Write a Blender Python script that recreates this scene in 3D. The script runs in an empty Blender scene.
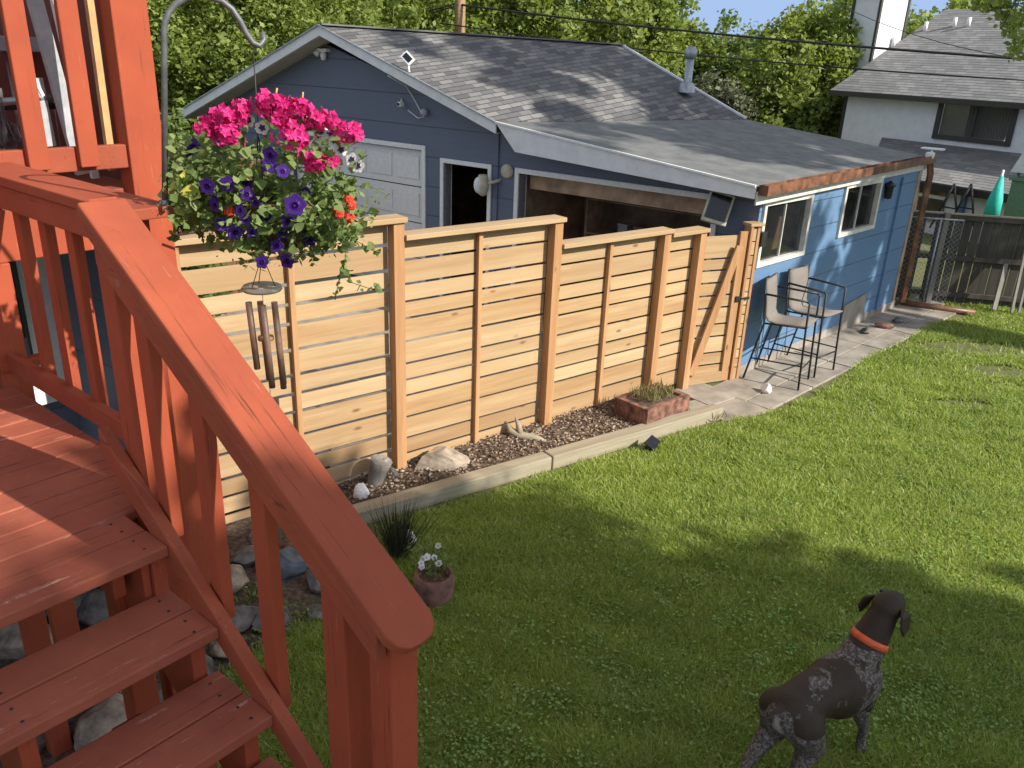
import bpy, bmesh, math, random
import numpy as np
from mathutils import Vector, Matrix
random.seed(7); rng=np.random.default_rng(7)
S=bpy.context.scene; COL=S.collection
R=math.radians
# ---------------------------------------------------------------- camera
FPX=826.; H=3.2
n_=np.array([-83,2066,FPX]); UP=-n_/np.linalg.norm(n_)
FY=np.array([0,0,1.])-UP*UP[2]; FY/=np.linalg.norm(FY); FX=np.cross(FY,UP)
CAM=np.array([0,0,H])
def ray(px,py):
    r=np.array([px-512,py-384,FPX]); return np.array([r.dot(FX),r.dot(FY),r.dot(UP)])
def G(px,py,z=0.): r=ray(px,py); return CAM+r*((z-H)/r[2])
def AY(px,py,y): r=ray(px,py); return CAM+r*(y/r[1])
def WL(px,py,p,q):
    nn=np.array([-(q[1]-p[1]),q[0]-p[0],0]); r=ray(px,py)
    return CAM+r*(nn.dot(np.array([p[0],p[1],0])-CAM)/nn.dot(r))
def azv(a): a=R(a); return np.array([math.sin(a),math.cos(a),0])
cd=bpy.data.cameras.new('camera'); co=bpy.data.objects.new('camera',cd); COL.objects.link(co)
M=np.array([[FX[0],-FX[1],-FX[2]],[FY[0],-FY[1],-FY[2]],[UP[0],-UP[1],-UP[2]]])
co.matrix_world=Matrix(M.tolist()).to_4x4(); co.location=(0,0,H)
cd.sensor_width=36; cd.sensor_fit='HORIZONTAL'; cd.lens=FPX/1024*36; cd.clip_start=.02; cd.clip_end=2000
S.camera=co
# ---------------------------------------------------------------- light
SAZ,SEL=118,33
w=bpy.data.worlds.new('World'); S.world=w; w.use_nodes=True
nt=w.node_tree; bg=nt.nodes['Background']; sk=nt.nodes.new('ShaderNodeTexSky'); sk.sky_type='NISHITA'
sk.sun_disc=False; sk.sun_elevation=R(SEL); sk.sun_rotation=R(SAZ); sk.air_density=1.; sk.dust_density=.6; sk.ozone_density=1.5
hs=nt.nodes.new('ShaderNodeHueSaturation'); hs.inputs['Saturation'].default_value=.32; nt.links.new(sk.outputs[0],hs.inputs['Color'])
_tc=nt.nodes.new('ShaderNodeTexCoord'); _sp=nt.nodes.new('ShaderNodeSeparateXYZ'); nt.links.new(_tc.outputs['Generated'],_sp.inputs[0])
_mr=nt.nodes.new('ShaderNodeMapRange'); _mr.inputs[1].default_value=.10; _mr.inputs[2].default_value=.45; nt.links.new(_sp.outputs[2],_mr.inputs[0])
_mx=nt.nodes.new('ShaderNodeMix'); _mx.data_type='RGBA'; nt.links.new(_mr.outputs[0],_mx.inputs[0]); _mx.inputs[6].default_value=(1.7,2.4,3.7,1); nt.links.new(hs.outputs[0],_mx.inputs[7])
nt.links.new(_mx.outputs[2],bg.inputs[0]); bg.inputs[1].default_value=.15
sl=bpy.data.lights.new('sun','SUN'); sl.energy=4.3; sl.angle=R(.55); sl.color=(1,.93,.82)
so=bpy.data.objects.new('sun',sl); COL.objects.link(so)
sv=Vector((math.sin(R(SAZ))*math.cos(R(SEL)),math.cos(R(SAZ))*math.cos(R(SEL)),math.sin(R(SEL))))
so.rotation_euler=sv.to_track_quat('Z','Y').to_euler(); so.location=(20,-10,20)
S.view_settings.view_transform='Standard'; S.view_settings.look='None'; S.view_settings.gamma=1
S.view_settings.exposure=.66; S.view_settings.use_curve_mapping=False
S.render.engine='CYCLES'
# ---------------------------------------------------------------- materials
def mat(name):
    m=bpy.data.materials.new(name); m.use_nodes=True; t=m.node_tree
    return m,t,t.nodes['Principled BSDF'],t.nodes,t.links
def mixc(t,fac,a,b,mode='MIX'):
    n=t.nodes.new('ShaderNodeMix'); n.data_type='RGBA'; n.blend_type=mode
    for i,v in ((0,fac),(6,a),(7,b)):
        if isinstance(v,(int,float)): n.inputs[i].default_value=v
        elif isinstance(v,tuple): n.inputs[i].default_value=(*v,1)
        else: t.links.new(v,n.inputs[i])
    return n.outputs[2]
def ramp(t,src,stops):
    n=t.nodes.new('ShaderNodeValToRGB'); e=n.color_ramp.elements
    while len(e)<len(stops): e.new(.5)
    for el,(p,c) in zip(e,stops):
        el.position=p; el.color=(c,c,c,1) if isinstance(c,(int,float)) else (*c,1)
    t.links.new(src,n.inputs[0]); return n.outputs[0]
def coords(t,scale=(1,1,1),kind='Object',rot=(0,0,0)):
    tc=t.nodes.new('ShaderNodeTexCoord'); mp=t.nodes.new('ShaderNodeMapping')
    mp.inputs['Scale'].default_value=scale; mp.inputs['Rotation'].default_value=rot
    t.links.new(tc.outputs[kind],mp.inputs[0]); return mp.outputs[0]
def noise(t,vec,s,d=4,r=.6,dist=0):
    n=t.nodes.new('ShaderNodeTexNoise'); n.inputs['Scale'].default_value=s; n.inputs['Detail'].default_value=d
    n.inputs['Roughness'].default_value=r; n.inputs['Distortion'].default_value=dist
    t.links.new(vec,n.inputs['Vector']); return n.outputs[0]
def island(t): return t.nodes.new('ShaderNodeNewGeometry').outputs['Random Per Island']
def bump(t,b,h,st=.3,d=.01):
    n=t.nodes.new('ShaderNodeBump'); n.inputs['Strength'].default_value=st; n.inputs['Distance'].default_value=d
    t.links.new(h,n.inputs['Height']); t.links.new(n.outputs[0],b.inputs['Normal'])
def addoff(t,vec,val,k=37.):
    m=t.nodes.new('ShaderNodeVectorMath'); m.operation='MULTIPLY_ADD'
    c=t.nodes.new('ShaderNodeCombineXYZ'); 
    for i in range(3): t.links.new(val,c.inputs[i])
    t.links.new(c.outputs[0],m.inputs[0]); m.inputs[1].default_value=(k,k*.7,k*1.3); t.links.new(vec,m.inputs[2]); return m.outputs[0]
def plain(name,c,rough=.6,metal=0,var=.12,ns=20,bs=.1,kind='Object'):
    m,t,b,N,L=mat(name); v=coords(t,kind=kind); f=noise(t,v,ns,5)
    d=tuple(x*(1-var*1.6) for x in c); e=tuple(min(1,x*(1+var*1.3)) for x in c)
    L.new(mixc(t,ramp(t,f,[(.3,0.),(.7,1.)]),d,e),b.inputs['Base Color'])
    b.inputs['Roughness'].default_value=rough; b.inputs['Metallic'].default_value=metal
    if bs: bump(t,b,f,bs,.01)
    return m
def wood(name,dark,mid,light,axis=0,knots=True,cream=False,rough=.75,graze=None,streak=7):
    """planks: grain runs along local axis, each board of a mesh has its own tone"""
    m,t,b,N,L=mat(name); sc=[26.,26.,26.]; sc[axis]=1.3
    isl=island(t)
    g=noise(t,addoff(t,coords(t,tuple(sc)),isl),1.,5,.65,.6)
    g2=noise(t,addoff(t,coords(t,tuple(x*.28 for x in sc)),isl),1.,3,.5,1.2)
    col=mixc(t,ramp(t,g2,[(.3,0.),(.68,1.)]),mid,light)
    col=mixc(t,ramp(t,g,[(.42,0.),(.75,.6)]),col,dark)
    tone=ramp(t,isl,[(0,.0),(.3,.05),(.6,.4),(1,1.)])
    col=mixc(t,tone,col,mixc(t,.5,col,dark))
    if cream: col=mixc(t,ramp(t,isl,[(0,0.),(.25,.6),(.4,.1),(.62,.0),(.8,.5),(1,.2)]),col,mixc(t,ramp(t,g2,[(.3,0.),(.7,1.)]),(.54,.39,.22),(.64,.50,.31)))
    if knots:
        vo=N.new('ShaderNodeTexVoronoi'); vo.inputs['Scale'].default_value=1.; 
        ks=[9.,9.,9.]; ks[axis]=3.4
        L.new(addoff(t,coords(t,tuple(ks)),isl),vo.inputs['Vector'])
        kn=noise(t,addoff(t,coords(t,(2.3,2.3,2.3)),isl,11.),1.,1); col=mixc(t,mixc(t,1.,ramp(t,vo.outputs['Distance'],[(.07,.85),(.17,0.)]),ramp(t,kn,[(.5,0.),(.58,1.)]),'MULTIPLY'),col,tuple(x*.55 for x in dark))
    if cream:
        g3=noise(t,coords(t,(.9,.9,.9)),1.,3); col=mixc(t,ramp(t,g3,[(.4,.0),(.7,.35)]),col,mixc(t,.5,col,(.30,.20,.12)))
        wn_=N.new('ShaderNodeTexWhiteNoise'); wn_.noise_dimensions='1D'; L.new(isl,wn_.inputs['W']); col=mixc(t,1.,col,ramp(t,wn_.outputs['Value'],[(0,(.74,.70,.66)),(.5,(.95,.95,.95)),(1,(1.,1.,1.))]),'MULTIPLY')
    L.new(col,b.inputs['Base Color']); b.inputs['Roughness'].default_value=rough
    bump(t,b,g,.25,.004); return m
def redpaint(name,axis=0,wear=.5,base=(.36,.084,.040),alt=(.27,.062,.032)):
    m,t,b,N,L=mat(name); sc=[60.,60.,60.]; sc[axis]=2.
    isl=island(t); v=coords(t); vs=addoff(t,coords(t,tuple(sc)),isl)
    g=noise(t,vs,1.,5,.7,.3); f=noise(t,v,3.5,6,.6); f2=noise(t,v,11.,6,.7)
    col=mixc(t,ramp(t,f,[(.3,0.),(.7,1.)]),alt,base)
    col=mixc(t,ramp(t,g,[(.30,.9),(.39,0.)]),col,(.10,.03,.018))
    col=mixc(t,mixc(t,1.,ramp(t,g,[(.60,0.),(.66,wear)]),ramp(t,f2,[(.5,0.),(.58,1.)]),'MULTIPLY'),col,(.55,.36,.28))
    dv=N.new('ShaderNodeTexNoise'); dv.inputs['Scale'].default_value=2.2
    L.new(v,dv.inputs['Vector'])
    col=mixc(t,ramp(t,f2,[(.62,0.),(.75,.35)]),col,(.12,.05,.035))
    L.new(col,b.inputs['Base Color'])
    L.new(ramp(t,f2,[(.3,.6),(.7,.82)]),b.inputs['Roughness']); b.inputs['Specular IOR Level'].default_value=.25
    bump(t,b,g,.35,.004); return m
def siding(name,c,pitch,c2=None):
    m,t,b,N,L=mat(name); tc=N.new('ShaderNodeTexCoord'); sp=N.new('ShaderNodeSeparateXYZ'); L.new(tc.outputs['Object'],sp.inputs[0])
    a=N.new('ShaderNodeMath'); a.operation='DIVIDE'; a.inputs[1].default_value=pitch; L.new(sp.outputs[2],a.inputs[0])
    fr=N.new('ShaderNodeMath'); fr.operation='FRACT'; L.new(a.outputs[0],fr.inputs[0])
    f=noise(t,coords(t,(3,3,30)),1.,5); f2=noise(t,coords(t),1.2,4)
    col=mixc(t,f2,tuple(x*.9 for x in c),tuple(x*1.1 for x in c))
    col=mixc(t,ramp(t,f,[(.35,.25),(.6,0.)]),col,tuple(x*.7 for x in c))
    col=mixc(t,ramp(t,fr.outputs[0],[(0,.75),(.035,.0)]),col,tuple(x*.35 for x in c))
    L.new(col,b.inputs['Base Color']); b.inputs['Roughness'].default_value=.6
    bump(t,b,ramp(t,fr.outputs[0],[(0,0.),(.04,1.),(1,.75)]),.6,.012); return m
def shingles(name,c1,c2,w_=.22,h_=.105):
    m,t,b,N,L=mat(name); v=coords(t,kind='UV')
    br=N.new('ShaderNodeTexBrick'); L.new(v,br.inputs['Vector']); br.inputs['Scale'].default_value=1
    br.inputs['Brick Width'].default_value=w_; br.inputs['Row Height'].default_value=h_
    br.inputs['Mortar Size'].default_value=.006; br.inputs['Mortar Smooth'].default_value=.4; br.offset=.37; br.squash=1
    br.inputs['Color1'].default_value=(*c1,1); br.inputs['Color2'].default_value=(*c2,1)
    br.inputs['Mortar'].default_value=(c1[0]*.4,c1[1]*.4,c1[2]*.4,1); br.inputs['Bias'].default_value=-.1
    f=noise(t,v,140,3,.8); f2=noise(t,v,.8,4)
    col=mixc(t,ramp(t,f,[(.3,.55),(.65,0.)]),br.outputs[0],tuple(x*.45 for x in c1))
    col=mixc(t,ramp(t,f2,[(.35,.35),(.7,0.)]),col,tuple(x*.6 for x in c1))
    L.new(col,b.inputs['Base Color']); b.inputs['Roughness'].default_value=.85
    sp=N.new('ShaderNodeSeparateXYZ'); L.new(v,sp.inputs[0]); a=N.new('ShaderNodeMath'); a.operation='DIVIDE'; a.inputs[1].default_value=h_; L.new(sp.outputs[1],a.inputs[0])
    fr=N.new('ShaderNodeMath'); fr.operation='FRACT'; L.new(a.outputs[0],fr.inputs[0])
    bump(t,b,ramp(t,fr.outputs[0],[(0,1.),(.9,.1),(1,1.)]),.8,.02); return m
def leafmat(name,c1,c2,c3,tr=.45,rough=.5):
    m,t,b,N,L=mat(name); isl=island(t)
    f=noise(t,coords(t),.9,3)
    col=ramp(t,isl,[(0,c1),(.5,c2),(1,c3)])
    col=mixc(t,ramp(t,f,[(.35,.35),(.65,0.)]),col,tuple(x*.6 for x in c1))
    L.new(col,b.inputs['Base Color']); b.inputs['Roughness'].default_value=rough; b.inputs['Specular IOR Level'].default_value=.3
    tn=N.new('ShaderNodeBsdfTranslucent'); tcol=mixc(t,1.,col,(1.,1.,.5),'MULTIPLY'); L.new(tcol,tn.inputs[0])
    mx=N.new('ShaderNodeMixShader'); mx.inputs[0].default_value=tr
    L.new(b.outputs[0],mx.inputs[1]); L.new(tn.outputs[0],mx.inputs[2]); L.new(mx.outputs[0],N['Material Output'].inputs[0]); return m
def glassmat(name,tint=(.02,.022,.025),alpha=.45):
    m,t,b,N,L=mat(name); b.inputs['Base Color'].default_value=(*tint,1); b.inputs['Roughness'].default_value=.04
    b.inputs['Alpha'].default_value=alpha; b.inputs['Specular IOR Level'].default_value=.9
    f=noise(t,coords(t),3.,2); bump(t,b,f,.05,.01); return m
MT={}
MT['cedar']=wood('cedar',(.27,.135,.055),(.42,.26,.115),(.55,.39,.21),cream=True)
MT['cedar_z']=wood('cedar_post',(.26,.115,.045),(.40,.205,.085),(.50,.29,.14),axis=2)
MT['old_x']=wood('grey_timber',(.16,.13,.09),(.30,.25,.17),(.40,.36,.26),knots=False)
MT['old_z']=wood('grey_post_wood',(.10,.09,.08),(.22,.2,.18),(.32,.3,.27),axis=2,knots=False)
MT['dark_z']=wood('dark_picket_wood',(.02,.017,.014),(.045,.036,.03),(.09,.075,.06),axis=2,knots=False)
MT['brownfence']=wood('brown_fence',(.16,.08,.04),(.28,.16,.08),(.36,.22,.12),axis=2)
MT['red']=redpaint('red_deck_paint',0,.25)
MT['redy']=redpaint('red_tread_paint',1,.9,base=(.38,.112,.066),alt=(.26,.070,.042))
MT['redz']=redpaint('red_post_paint',2,.15,base=(.38,.078,.034),alt=(.31,.064,.030))
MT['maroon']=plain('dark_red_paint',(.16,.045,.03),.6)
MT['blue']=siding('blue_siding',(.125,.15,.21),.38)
MT['bluew']=plain('blue_painted_wall',(.17,.34,.62),.6,var=.1,ns=6)
MT['white']=plain('white_paint',(.80,.80,.78),.5,var=.06)
MT['offwhite']=plain('offwhite_trim',(.62,.60,.55),.55,var=.12,ns=9)
MT['fascia']=plain('grey_fascia_paint',(.74,.74,.75),.5,var=.07,ns=7)
MT['soffit']=plain('soffit_paint',(.45,.42,.36),.7)
MT['shing']=shingles('garage_shingles',(.10,.10,.105),(.30,.29,.275))
MT['shing2']=shingles('house_shingles',(.2,.2,.2),(.36,.355,.35),.26,.12)
MT['flat']=plain('rolled_roofing',(.145,.15,.145),.85,var=.2,ns=5,bs=.2)
MT['copper']=plain('brown_gutter',(.17,.075,.04),.45,var=.5,ns=6)
MT['doorw']=plain('garage_door_paint',(.76,.76,.74),.5,var=.05)
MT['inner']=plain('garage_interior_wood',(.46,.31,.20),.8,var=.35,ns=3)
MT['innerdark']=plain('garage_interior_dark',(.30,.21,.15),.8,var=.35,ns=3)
MT['conc']=plain('concrete',(.30,.265,.22),.85,var=.25,ns=3.5,bs=.25)
MT['stone1']=plain('river_stone_grey',(.13,.12,.11),.75,var=.5,ns=9,bs=.5)
MT['stone2']=plain('sandstone',(.30,.24,.18),.8,var=.5,ns=8,bs=.5)
MT['stone3']=plain('red_stone',(.22,.11,.085),.8,var=.45,ns=8,bs=.5)
MT['stone4']=plain('blue_grey_stone',(.10,.12,.145),.7,var=.4,ns=8,bs=.5)
MT['brick']=plain('red_brick',(.20,.095,.065),.85,var=.5,ns=14,bs=.5)
MT['black']=plain('black_metal',(.03,.03,.032),.45,.3,var=.15)
MT['bronze']=plain('bronze_tube',(.34,.21,.15),.45,.25,var=.2)
MT['grey']=plain('grey_plastic',(.40,.42,.44),.5)
MT['galv']=plain('galvanised_metal',(.34,.36,.38),.4,.6,var=.2); MT['hookm']=plain('grey_painted_steel',(.14,.145,.15),.5,.3,var=.2)
MT['beige']=plain('beige_plastic',(.52,.48,.36),.45)
MT['sling']=plain('chair_sling_mesh',(.19,.17,.15),.85,var=.1,ns=60)
MT['tree']=plain('bark',(.12,.09,.065),.9,var=.4,ns=12,bs=.6)
MT['teal']=plain('teal_canvas',(.03,.52,.40),.7,var=.1)
MT['greenbox']=plain('green_metal',(.12,.22,.13),.6)
MT['screen']=plain('solar_cell',(.012,.014,.02),.15,var=.1)
MT['tan']=plain('tan_plank',(.55,.33,.14),.7)
MT['mulch']=plain('mulch_soil',(.10,.07,.05),.95,var=.5,ns=30,bs=.7)
MT['leaf']=leafmat('tree_leaves',(.19,.26,.055),(.29,.37,.09),(.40,.46,.15),.5)
MT['leafd']=leafmat('dark_tree_leaves',(.13,.19,.055),(.20,.28,.08),(.30,.37,.13),.5)
MT['leafb']=leafmat('dry_brown_leaves',(.13,.15,.09),(.19,.21,.13),(.25,.26,.17),.3)
MT['bleaf']=leafmat('basket_leaves',(.12,.18,.05),(.21,.30,.09),(.34,.42,.17),.45)
MT['yleaf']=leafmat('yellow_leaves',(.55,.50,.08),(.60,.55,.12),(.62,.6,.2),.4)
MT['pink']=leafmat('pink_petals',(.62,.015,.16),(.78,.03,.25),(.82,.06,.34),.3)
MT['purple']=leafmat('purple_petals',(.035,.012,.13),(.06,.016,.20),(.09,.025,.28),.3)
MT['redp']=leafmat('red_petals',(.70,.04,.02),(.8,.08,.04),(.8,.12,.08),.3)
MT['whitep']=leafmat('white_petals',(.75,.74,.76),(.82,.8,.82),(.85,.85,.85),.3)
MT['dkpurple']=plain('dark_purple_throat',(.03,.012,.07),.6)
MT['orange']=plain('orange_collar',(.72,.12,.04),.55)
MT['glass']=glassmat('window_glass'); MT['dglass']=glassmat('porch_door_glass',(.012,.014,.02),.9)
MT['cream']=plain('white_pipe_pvc',(.75,.75,.73),.4,var=.04)
MT['drygrass']=leafmat('dry_grass',(.22,.18,.08),(.3,.26,.12),(.2,.24,.08),.3)
MT['sky_refl']=plain('painted_sky_reflection',(.45,.55,.8),.4)  # pale blue that stands in for reflections on the porch door glass
# grass + lawn
def grassmat():
    m,t,b,N,L=mat('grass_blades'); isl=island(t); g=coords(t)
    f=noise(t,g,.9,4); f2=noise(t,g,4.,3)
    col=ramp(t,isl,[(0,(.22,.31,.05)),(.45,(.36,.47,.08)),(.85,(.52,.60,.14)),(1,(.72,.68,.38))])
    col=mixc(t,ramp(t,f,[(.35,.35),(.65,0.)]),col,(.20,.29,.07))
    col=mixc(t,ramp(t,f2,[(.55,0.),(.75,.4)]),col,(.36,.38,.12))
    L.new(col,b.inputs['Base Color']); b.inputs['Roughness'].default_value=.45; b.inputs['Specular IOR Level'].default_value=.35
    tn=N.new('ShaderNodeBsdfTranslucent'); L.new(col,tn.inputs[0]); mx=N.new('ShaderNodeMixShader'); mx.inputs[0].default_value=.5
    L.new(b.outputs[0],mx.inputs[1]); L.new(tn.outputs[0],mx.inputs[2]); L.new(mx.outputs[0],N['Material Output'].inputs[0]); return m
MT['grass']=grassmat()
def lawnmat():
    m,t,b,N,L=mat('lawn_soil'); g=coords(t); f=noise(t,g,1.1,5); f2=noise(t,g,35,4,.8)
    col=mixc(t,f2,(.10,.12,.04),(.20,.20,.08)); col=mixc(t,ramp(t,f,[(.55,0.),(.7,.7)]),col,(.24,.19,.12))
    L.new(col,b.inputs['Base Color']); b.inputs['Roughness'].default_value=.95; bump(t,b,f2,.8,.03); return m
MT['lawn']=lawnmat()
def dogmat():
    m,t,b,N,L=mat('dog_coat'); v=coords(t)
    spk=noise(t,v,62,5,.85); big=noise(t,v,8.5,5,.65)
    at=N.new('ShaderNodeAttribute'); at.attribute_name='roan'
    brown=mixc(t,noise(t,v,14,3),(.030,.020,.012),(.055,.036,.022))
    roan=mixc(t,ramp(t,spk,[(.46,0.),(.62,1.)]),(.06,.045,.036),(.27,.235,.215))
    ad=N.new('ShaderNodeMath'); ad.operation='MULTIPLY_ADD'; L.new(big,ad.inputs[0]); ad.inputs[1].default_value=1.5; L.new(at.outputs['Fac'],ad.inputs[2])
    cc=mixc(t,ramp(t,ad.outputs[0],[(.97,0.),(1.0,1.)]),brown,roan); sb=N.new('ShaderNodeMath'); sb.operation='MULTIPLY'; sb.inputs[1].default_value=.4; L.new(ad.outputs[0],sb.inputs[0])
    L.new(mixc(t,ramp(t,sb.outputs[0],[(.76,0.),(.86,.9)]),cc,(.50,.45,.42)),b.inputs['Base Color'])
    b.inputs['Roughness'].default_value=.62; b.inputs['Specular IOR Level'].default_value=.25
    bump(t,b,noise(t,coords(t,(60,160,160)),1.,4),.5,.006); return m
MT['dog']=dogmat()
# ---------------------------------------------------------------- mesh helpers
def tag(o,label=None,cat=None,group=None,kind=None):
    if label: o['label']=label
    if cat: o['category']=cat
    if group: o['group']=group
    if kind: o['kind']=kind
    return o
def thing(name,label,cat,loc=(0,0,0),rz=0,group=None):
    o=bpy.data.objects.new(name,None); COL.objects.link(o); o.location=tuple(float(x) for x in loc); o.rotation_euler=(0,0,rz)
    o.empty_display_size=.1
    return tag(o,label,cat,group)
class MB:
    def __init__(s): s.v=[]; s.f=[]; s.sm=[]
    def add(s,vs,fs,smooth=False):
        k=len(s.v); s.v+= [tuple(float(c) for c in p) for p in vs]; s.f+=[tuple(i+k for i in f) for f in fs]; s.sm+=[smooth]*len(fs); return s
    def box(s,x0,x1,y0,y1,z0,z1):
        return s.add([(x0,y0,z0),(x1,y0,z0),(x1,y1,z0),(x0,y1,z0),(x0,y0,z1),(x1,y0,z1),(x1,y1,z1),(x0,y1,z1)],
          [(0,3,2,1),(4,5,6,7),(0,1,5,4),(1,2,6,5),(2,3,7,6),(3,0,4,7)])
    def hexa(s,a,b):   # a,b: two quads of 4 points
        return s.add(list(a)+list(b),[(0,3,2,1),(4,5,6,7),(0,1,5,4),(1,2,6,5),(2,3,7,6),(3,0,4,7)])
    def bar(s,p,q,w_,h_,up=(0,0,1)):
        p=Vector(p);q=Vector(q);d=(q-p).normalized();u=Vector(up); x=d.cross(u).normalized(); u=x.cross(d)
        a=[p+x*w_/2*i+u*h_/2*j for i,j in((-1,-1),(1,-1),(1,1),(-1,1))]; b=[v+(q-p) for v in a]
        return s.hexa(a,b)
    def prism(s,pts,vec):
        n=len(pts); a=[Vector(p) for p in pts]; b=[p+Vector(vec) for p in a]
        return s.add(a+b,[tuple(range(n-1,-1,-1)),tuple(range(n,2*n))]+[(i,(i+1)%n,n+(i+1)%n,n+i) for i in range(n)])
    def tube(s,pts,r,n=8,cap=True):
        pts=[Vector(p) for p in pts]; rr=r if isinstance(r,(list,tuple)) else [r]*len(pts)
        vs=[];fs=[]
        t0=(pts[1]-pts[0]).normalized(); ref=Vector((0,0,1)) if abs(t0.z)<.9 else Vector((1,0,0)); x=t0.cross(ref).normalized()
        for i,p in enumerate(pts):
            t_=(pts[min(i+1,len(pts)-1)]-pts[max(i-1,0)]).normalized(); x=(x-t_*x.dot(t_)).normalized(); y=t_.cross(x)
            for k in range(n):
                a=2*math.pi*k/n; vs.append(p+(x*math.cos(a)+y*math.sin(a))*rr[i])
        for i in range(len(pts)-1):
            for k in range(n): fs.append((i*n+k,i*n+(k+1)%n,(i+1)*n+(k+1)%n,(i+1)*n+k))
        s.add(vs,fs,True)
        if cap: 
            k0=len(s.v)-len(vs); s.f+=[tuple(k0+k for k in range(n-1,-1,-1)),tuple(k0+(len(pts)-1)*n+k for k in range(n))]; s.sm+=[False,False]
        return s
    def lathe(s,prof,n=20,c=(0,0,0)):
        vs=[];fs=[]
        for r,z in prof:
            for k in range(n): a=2*math.pi*k/n; vs.append((c[0]+r*math.cos(a),c[1]+r*math.sin(a),c[2]+z))
        for i in range(len(prof)-1):
            for k in range(n): fs.append((i*n+k,i*n+(k+1)%n,(i+1)*n+(k+1)%n,(i+1)*n+k))
        return s.add(vs,fs,True)
    def ell(s,c,r,n=12,m=8,noise_=0,rs=None):
        c=Vector(c); vs=[c+Vector((0,0,-r[2]))];fs=[]
        for i in range(1,m):
            ph=-math.pi/2+math.pi*i/m
            for k in range(n):
                a=2*math.pi*k/n; j=1+(random.uniform(-noise_,noise_)); vs.append(c+Vector((r[0]*math.cos(ph)*math.cos(a)*j,r[1]*math.cos(ph)*math.sin(a)*j,r[2]*math.sin(ph)*j)))
        vs.append(c+Vector((0,0,r[2])))
        for k in range(n): fs.append((0,1+(k+1)%n,1+k)); fs.append((len(vs)-1,1+(m-2)*n+k,1+(m-2)*n+(k+1)%n))
        for i in range(m-2):
            for k in range(n): fs.append((1+i*n+k,1+i*n+(k+1)%n,1+(i+1)*n+(k+1)%n,1+(i+1)*n+k))
        return s.add(vs,fs,True)
    def build(s,name,m,parent=None,bevel=0,fix=True,off=None):
        me=bpy.data.meshes.new(name)
        vs=s.v if off is None else [(x-off[0],y-off[1],z-off[2]) for x,y,z in s.v]
        me.from_pydata(vs,[],s.f); me.polygons.foreach_set('use_smooth',s.sm)
        if fix:
            bm=bmesh.new(); bm.from_mesh(me); bmesh.ops.recalc_face_normals(bm,faces=bm.faces); bm.to_mesh(me); bm.free()
        me.materials.append(MT[m] if isinstance(m,str) else m)
        o=bpy.data.objects.new(name,me); COL.objects.link(o)
        if parent: o.parent=parent
        if bevel:
            b=o.modifiers.new('bevel','BEVEL'); b.width=bevel; b.segments=2; b.limit_method='ANGLE'; b.harden_normals=False
        return o
def bx(name,m,parent,*a,bevel=.004): return MB().box(*a).build(name,m,parent,bevel)
def quads(name,P,A,B,m,parent=None,tri=False,tip=True):
    """P centres, A,B half-vectors (n,3): leaf faces in one mesh"""
    n=len(P)
    V=np.empty((n,4,3)); V[:,0]=P-A; V[:,1]=P-B*.62-A*.1; V[:,2]=P+A; V[:,3]=P+B*.62-A*.1
    V[:,1]=P-B; V[:,3]=P+B
    me=bpy.data.meshes.new(name); me.vertices.add(n*4); me.loops.add(n*4); me.polygons.add(n)
    me.vertices.foreach_set('co',V.reshape(-1)); me.loops.foreach_set('vertex_index',np.arange(n*4,dtype=np.int32))
    me.polygons.foreach_set('loop_start',np.arange(0,n*4,4,dtype=np.int32)); me.update(calc_edges=True)
    me.materials.append(MT[m]); o=bpy.data.objects.new(name,me); COL.objects.link(o)
    if parent: o.parent=parent
    return o
def rdir(n):
    d=rng.normal(size=(n,3)); return d/np.linalg.norm(d,axis=1)[:,None]
def leafcloud(C,n,size,spread,flat=.7):
    """n leaves around clump centres C; returns P,A,B"""
    idx=rng.integers(0,len(C),n); P=C[idx]+rdir(n)*(rng.random((n,1))**.6)*spread
    A=rdir(n); A[:,2]*=flat; A/=np.linalg.norm(A,axis=1)[:,None]; Q=rdir(n); B=np.cross(A,Q); B/=np.linalg.norm(B,axis=1)[:,None]
    s_=size*(.45+1.1*rng.random((n,1))**1.4); return P,A*s_,B*s_*.62
def make_tree(name,label,base,crowns,trunk_r,n,size,m,nclump=160,spread=.55,group=None,cat='tree',thick=.42,limbs=16):
    base=np.array(base,float); t=thing(name,label,cat,base,0,group)
    vols=np.array([c[3]*c[4]*c[5] for c in crowns]); vols=vols/vols.sum()
    Cs=[]
    for c,vv in zip(crowns,vols):
        k=max(4,int(nclump*vv)); d=rdir(k); rad=(thick+(1-thick)*rng.random((k,1))**.5)*rng.uniform(.82,1.1,(k,1))
        Cs.append(np.array(c[:3])+d*rad*np.array(c[3:6]))
    Cl=np.vstack(Cs)
    P,A,B=leafcloud(Cl,n,size,spread); quads('crown',P-base,A,B,m,t)
    mb=MB(); top=np.array(crowns[0][:3]); h=top[2]-base[2]
    pts=[(0,0,0),(.05*h*.3,.02*h,h*.3),tuple((top-base)*np.array([.6,.6,.62])),tuple(top-base)]
    mb.tube(pts,[trunk_r*1.25,trunk_r,trunk_r*.7,trunk_r*.25],10)
    for k in range(limbs):
        q=Cl[rng.integers(0,len(Cl))]-base; s0=Vector(pts[1]).lerp(Vector(pts[3]),rng.uniform(.0,.7)); mid=s0.lerp(Vector(q),.5)+Vector((0,0,.15*h*.3))
        mb.tube([s0,mid,q],[trunk_r*.4,trunk_r*.25,trunk_r*.08],6)
    mb.build('trunk','tree',t); return t
def setuv(o,org,eu,ev):
    me=o.data; uv=me.uv_layers.new(name='UVMap'); org=np.array(org);eu=np.array(eu);ev=np.array(ev)
    for l in me.loops:
        d=np.array(me.vertices[l.vertex_index].co)-org; uv.data[l.index].uv=(d.dot(eu),d.dot(ev))
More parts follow.
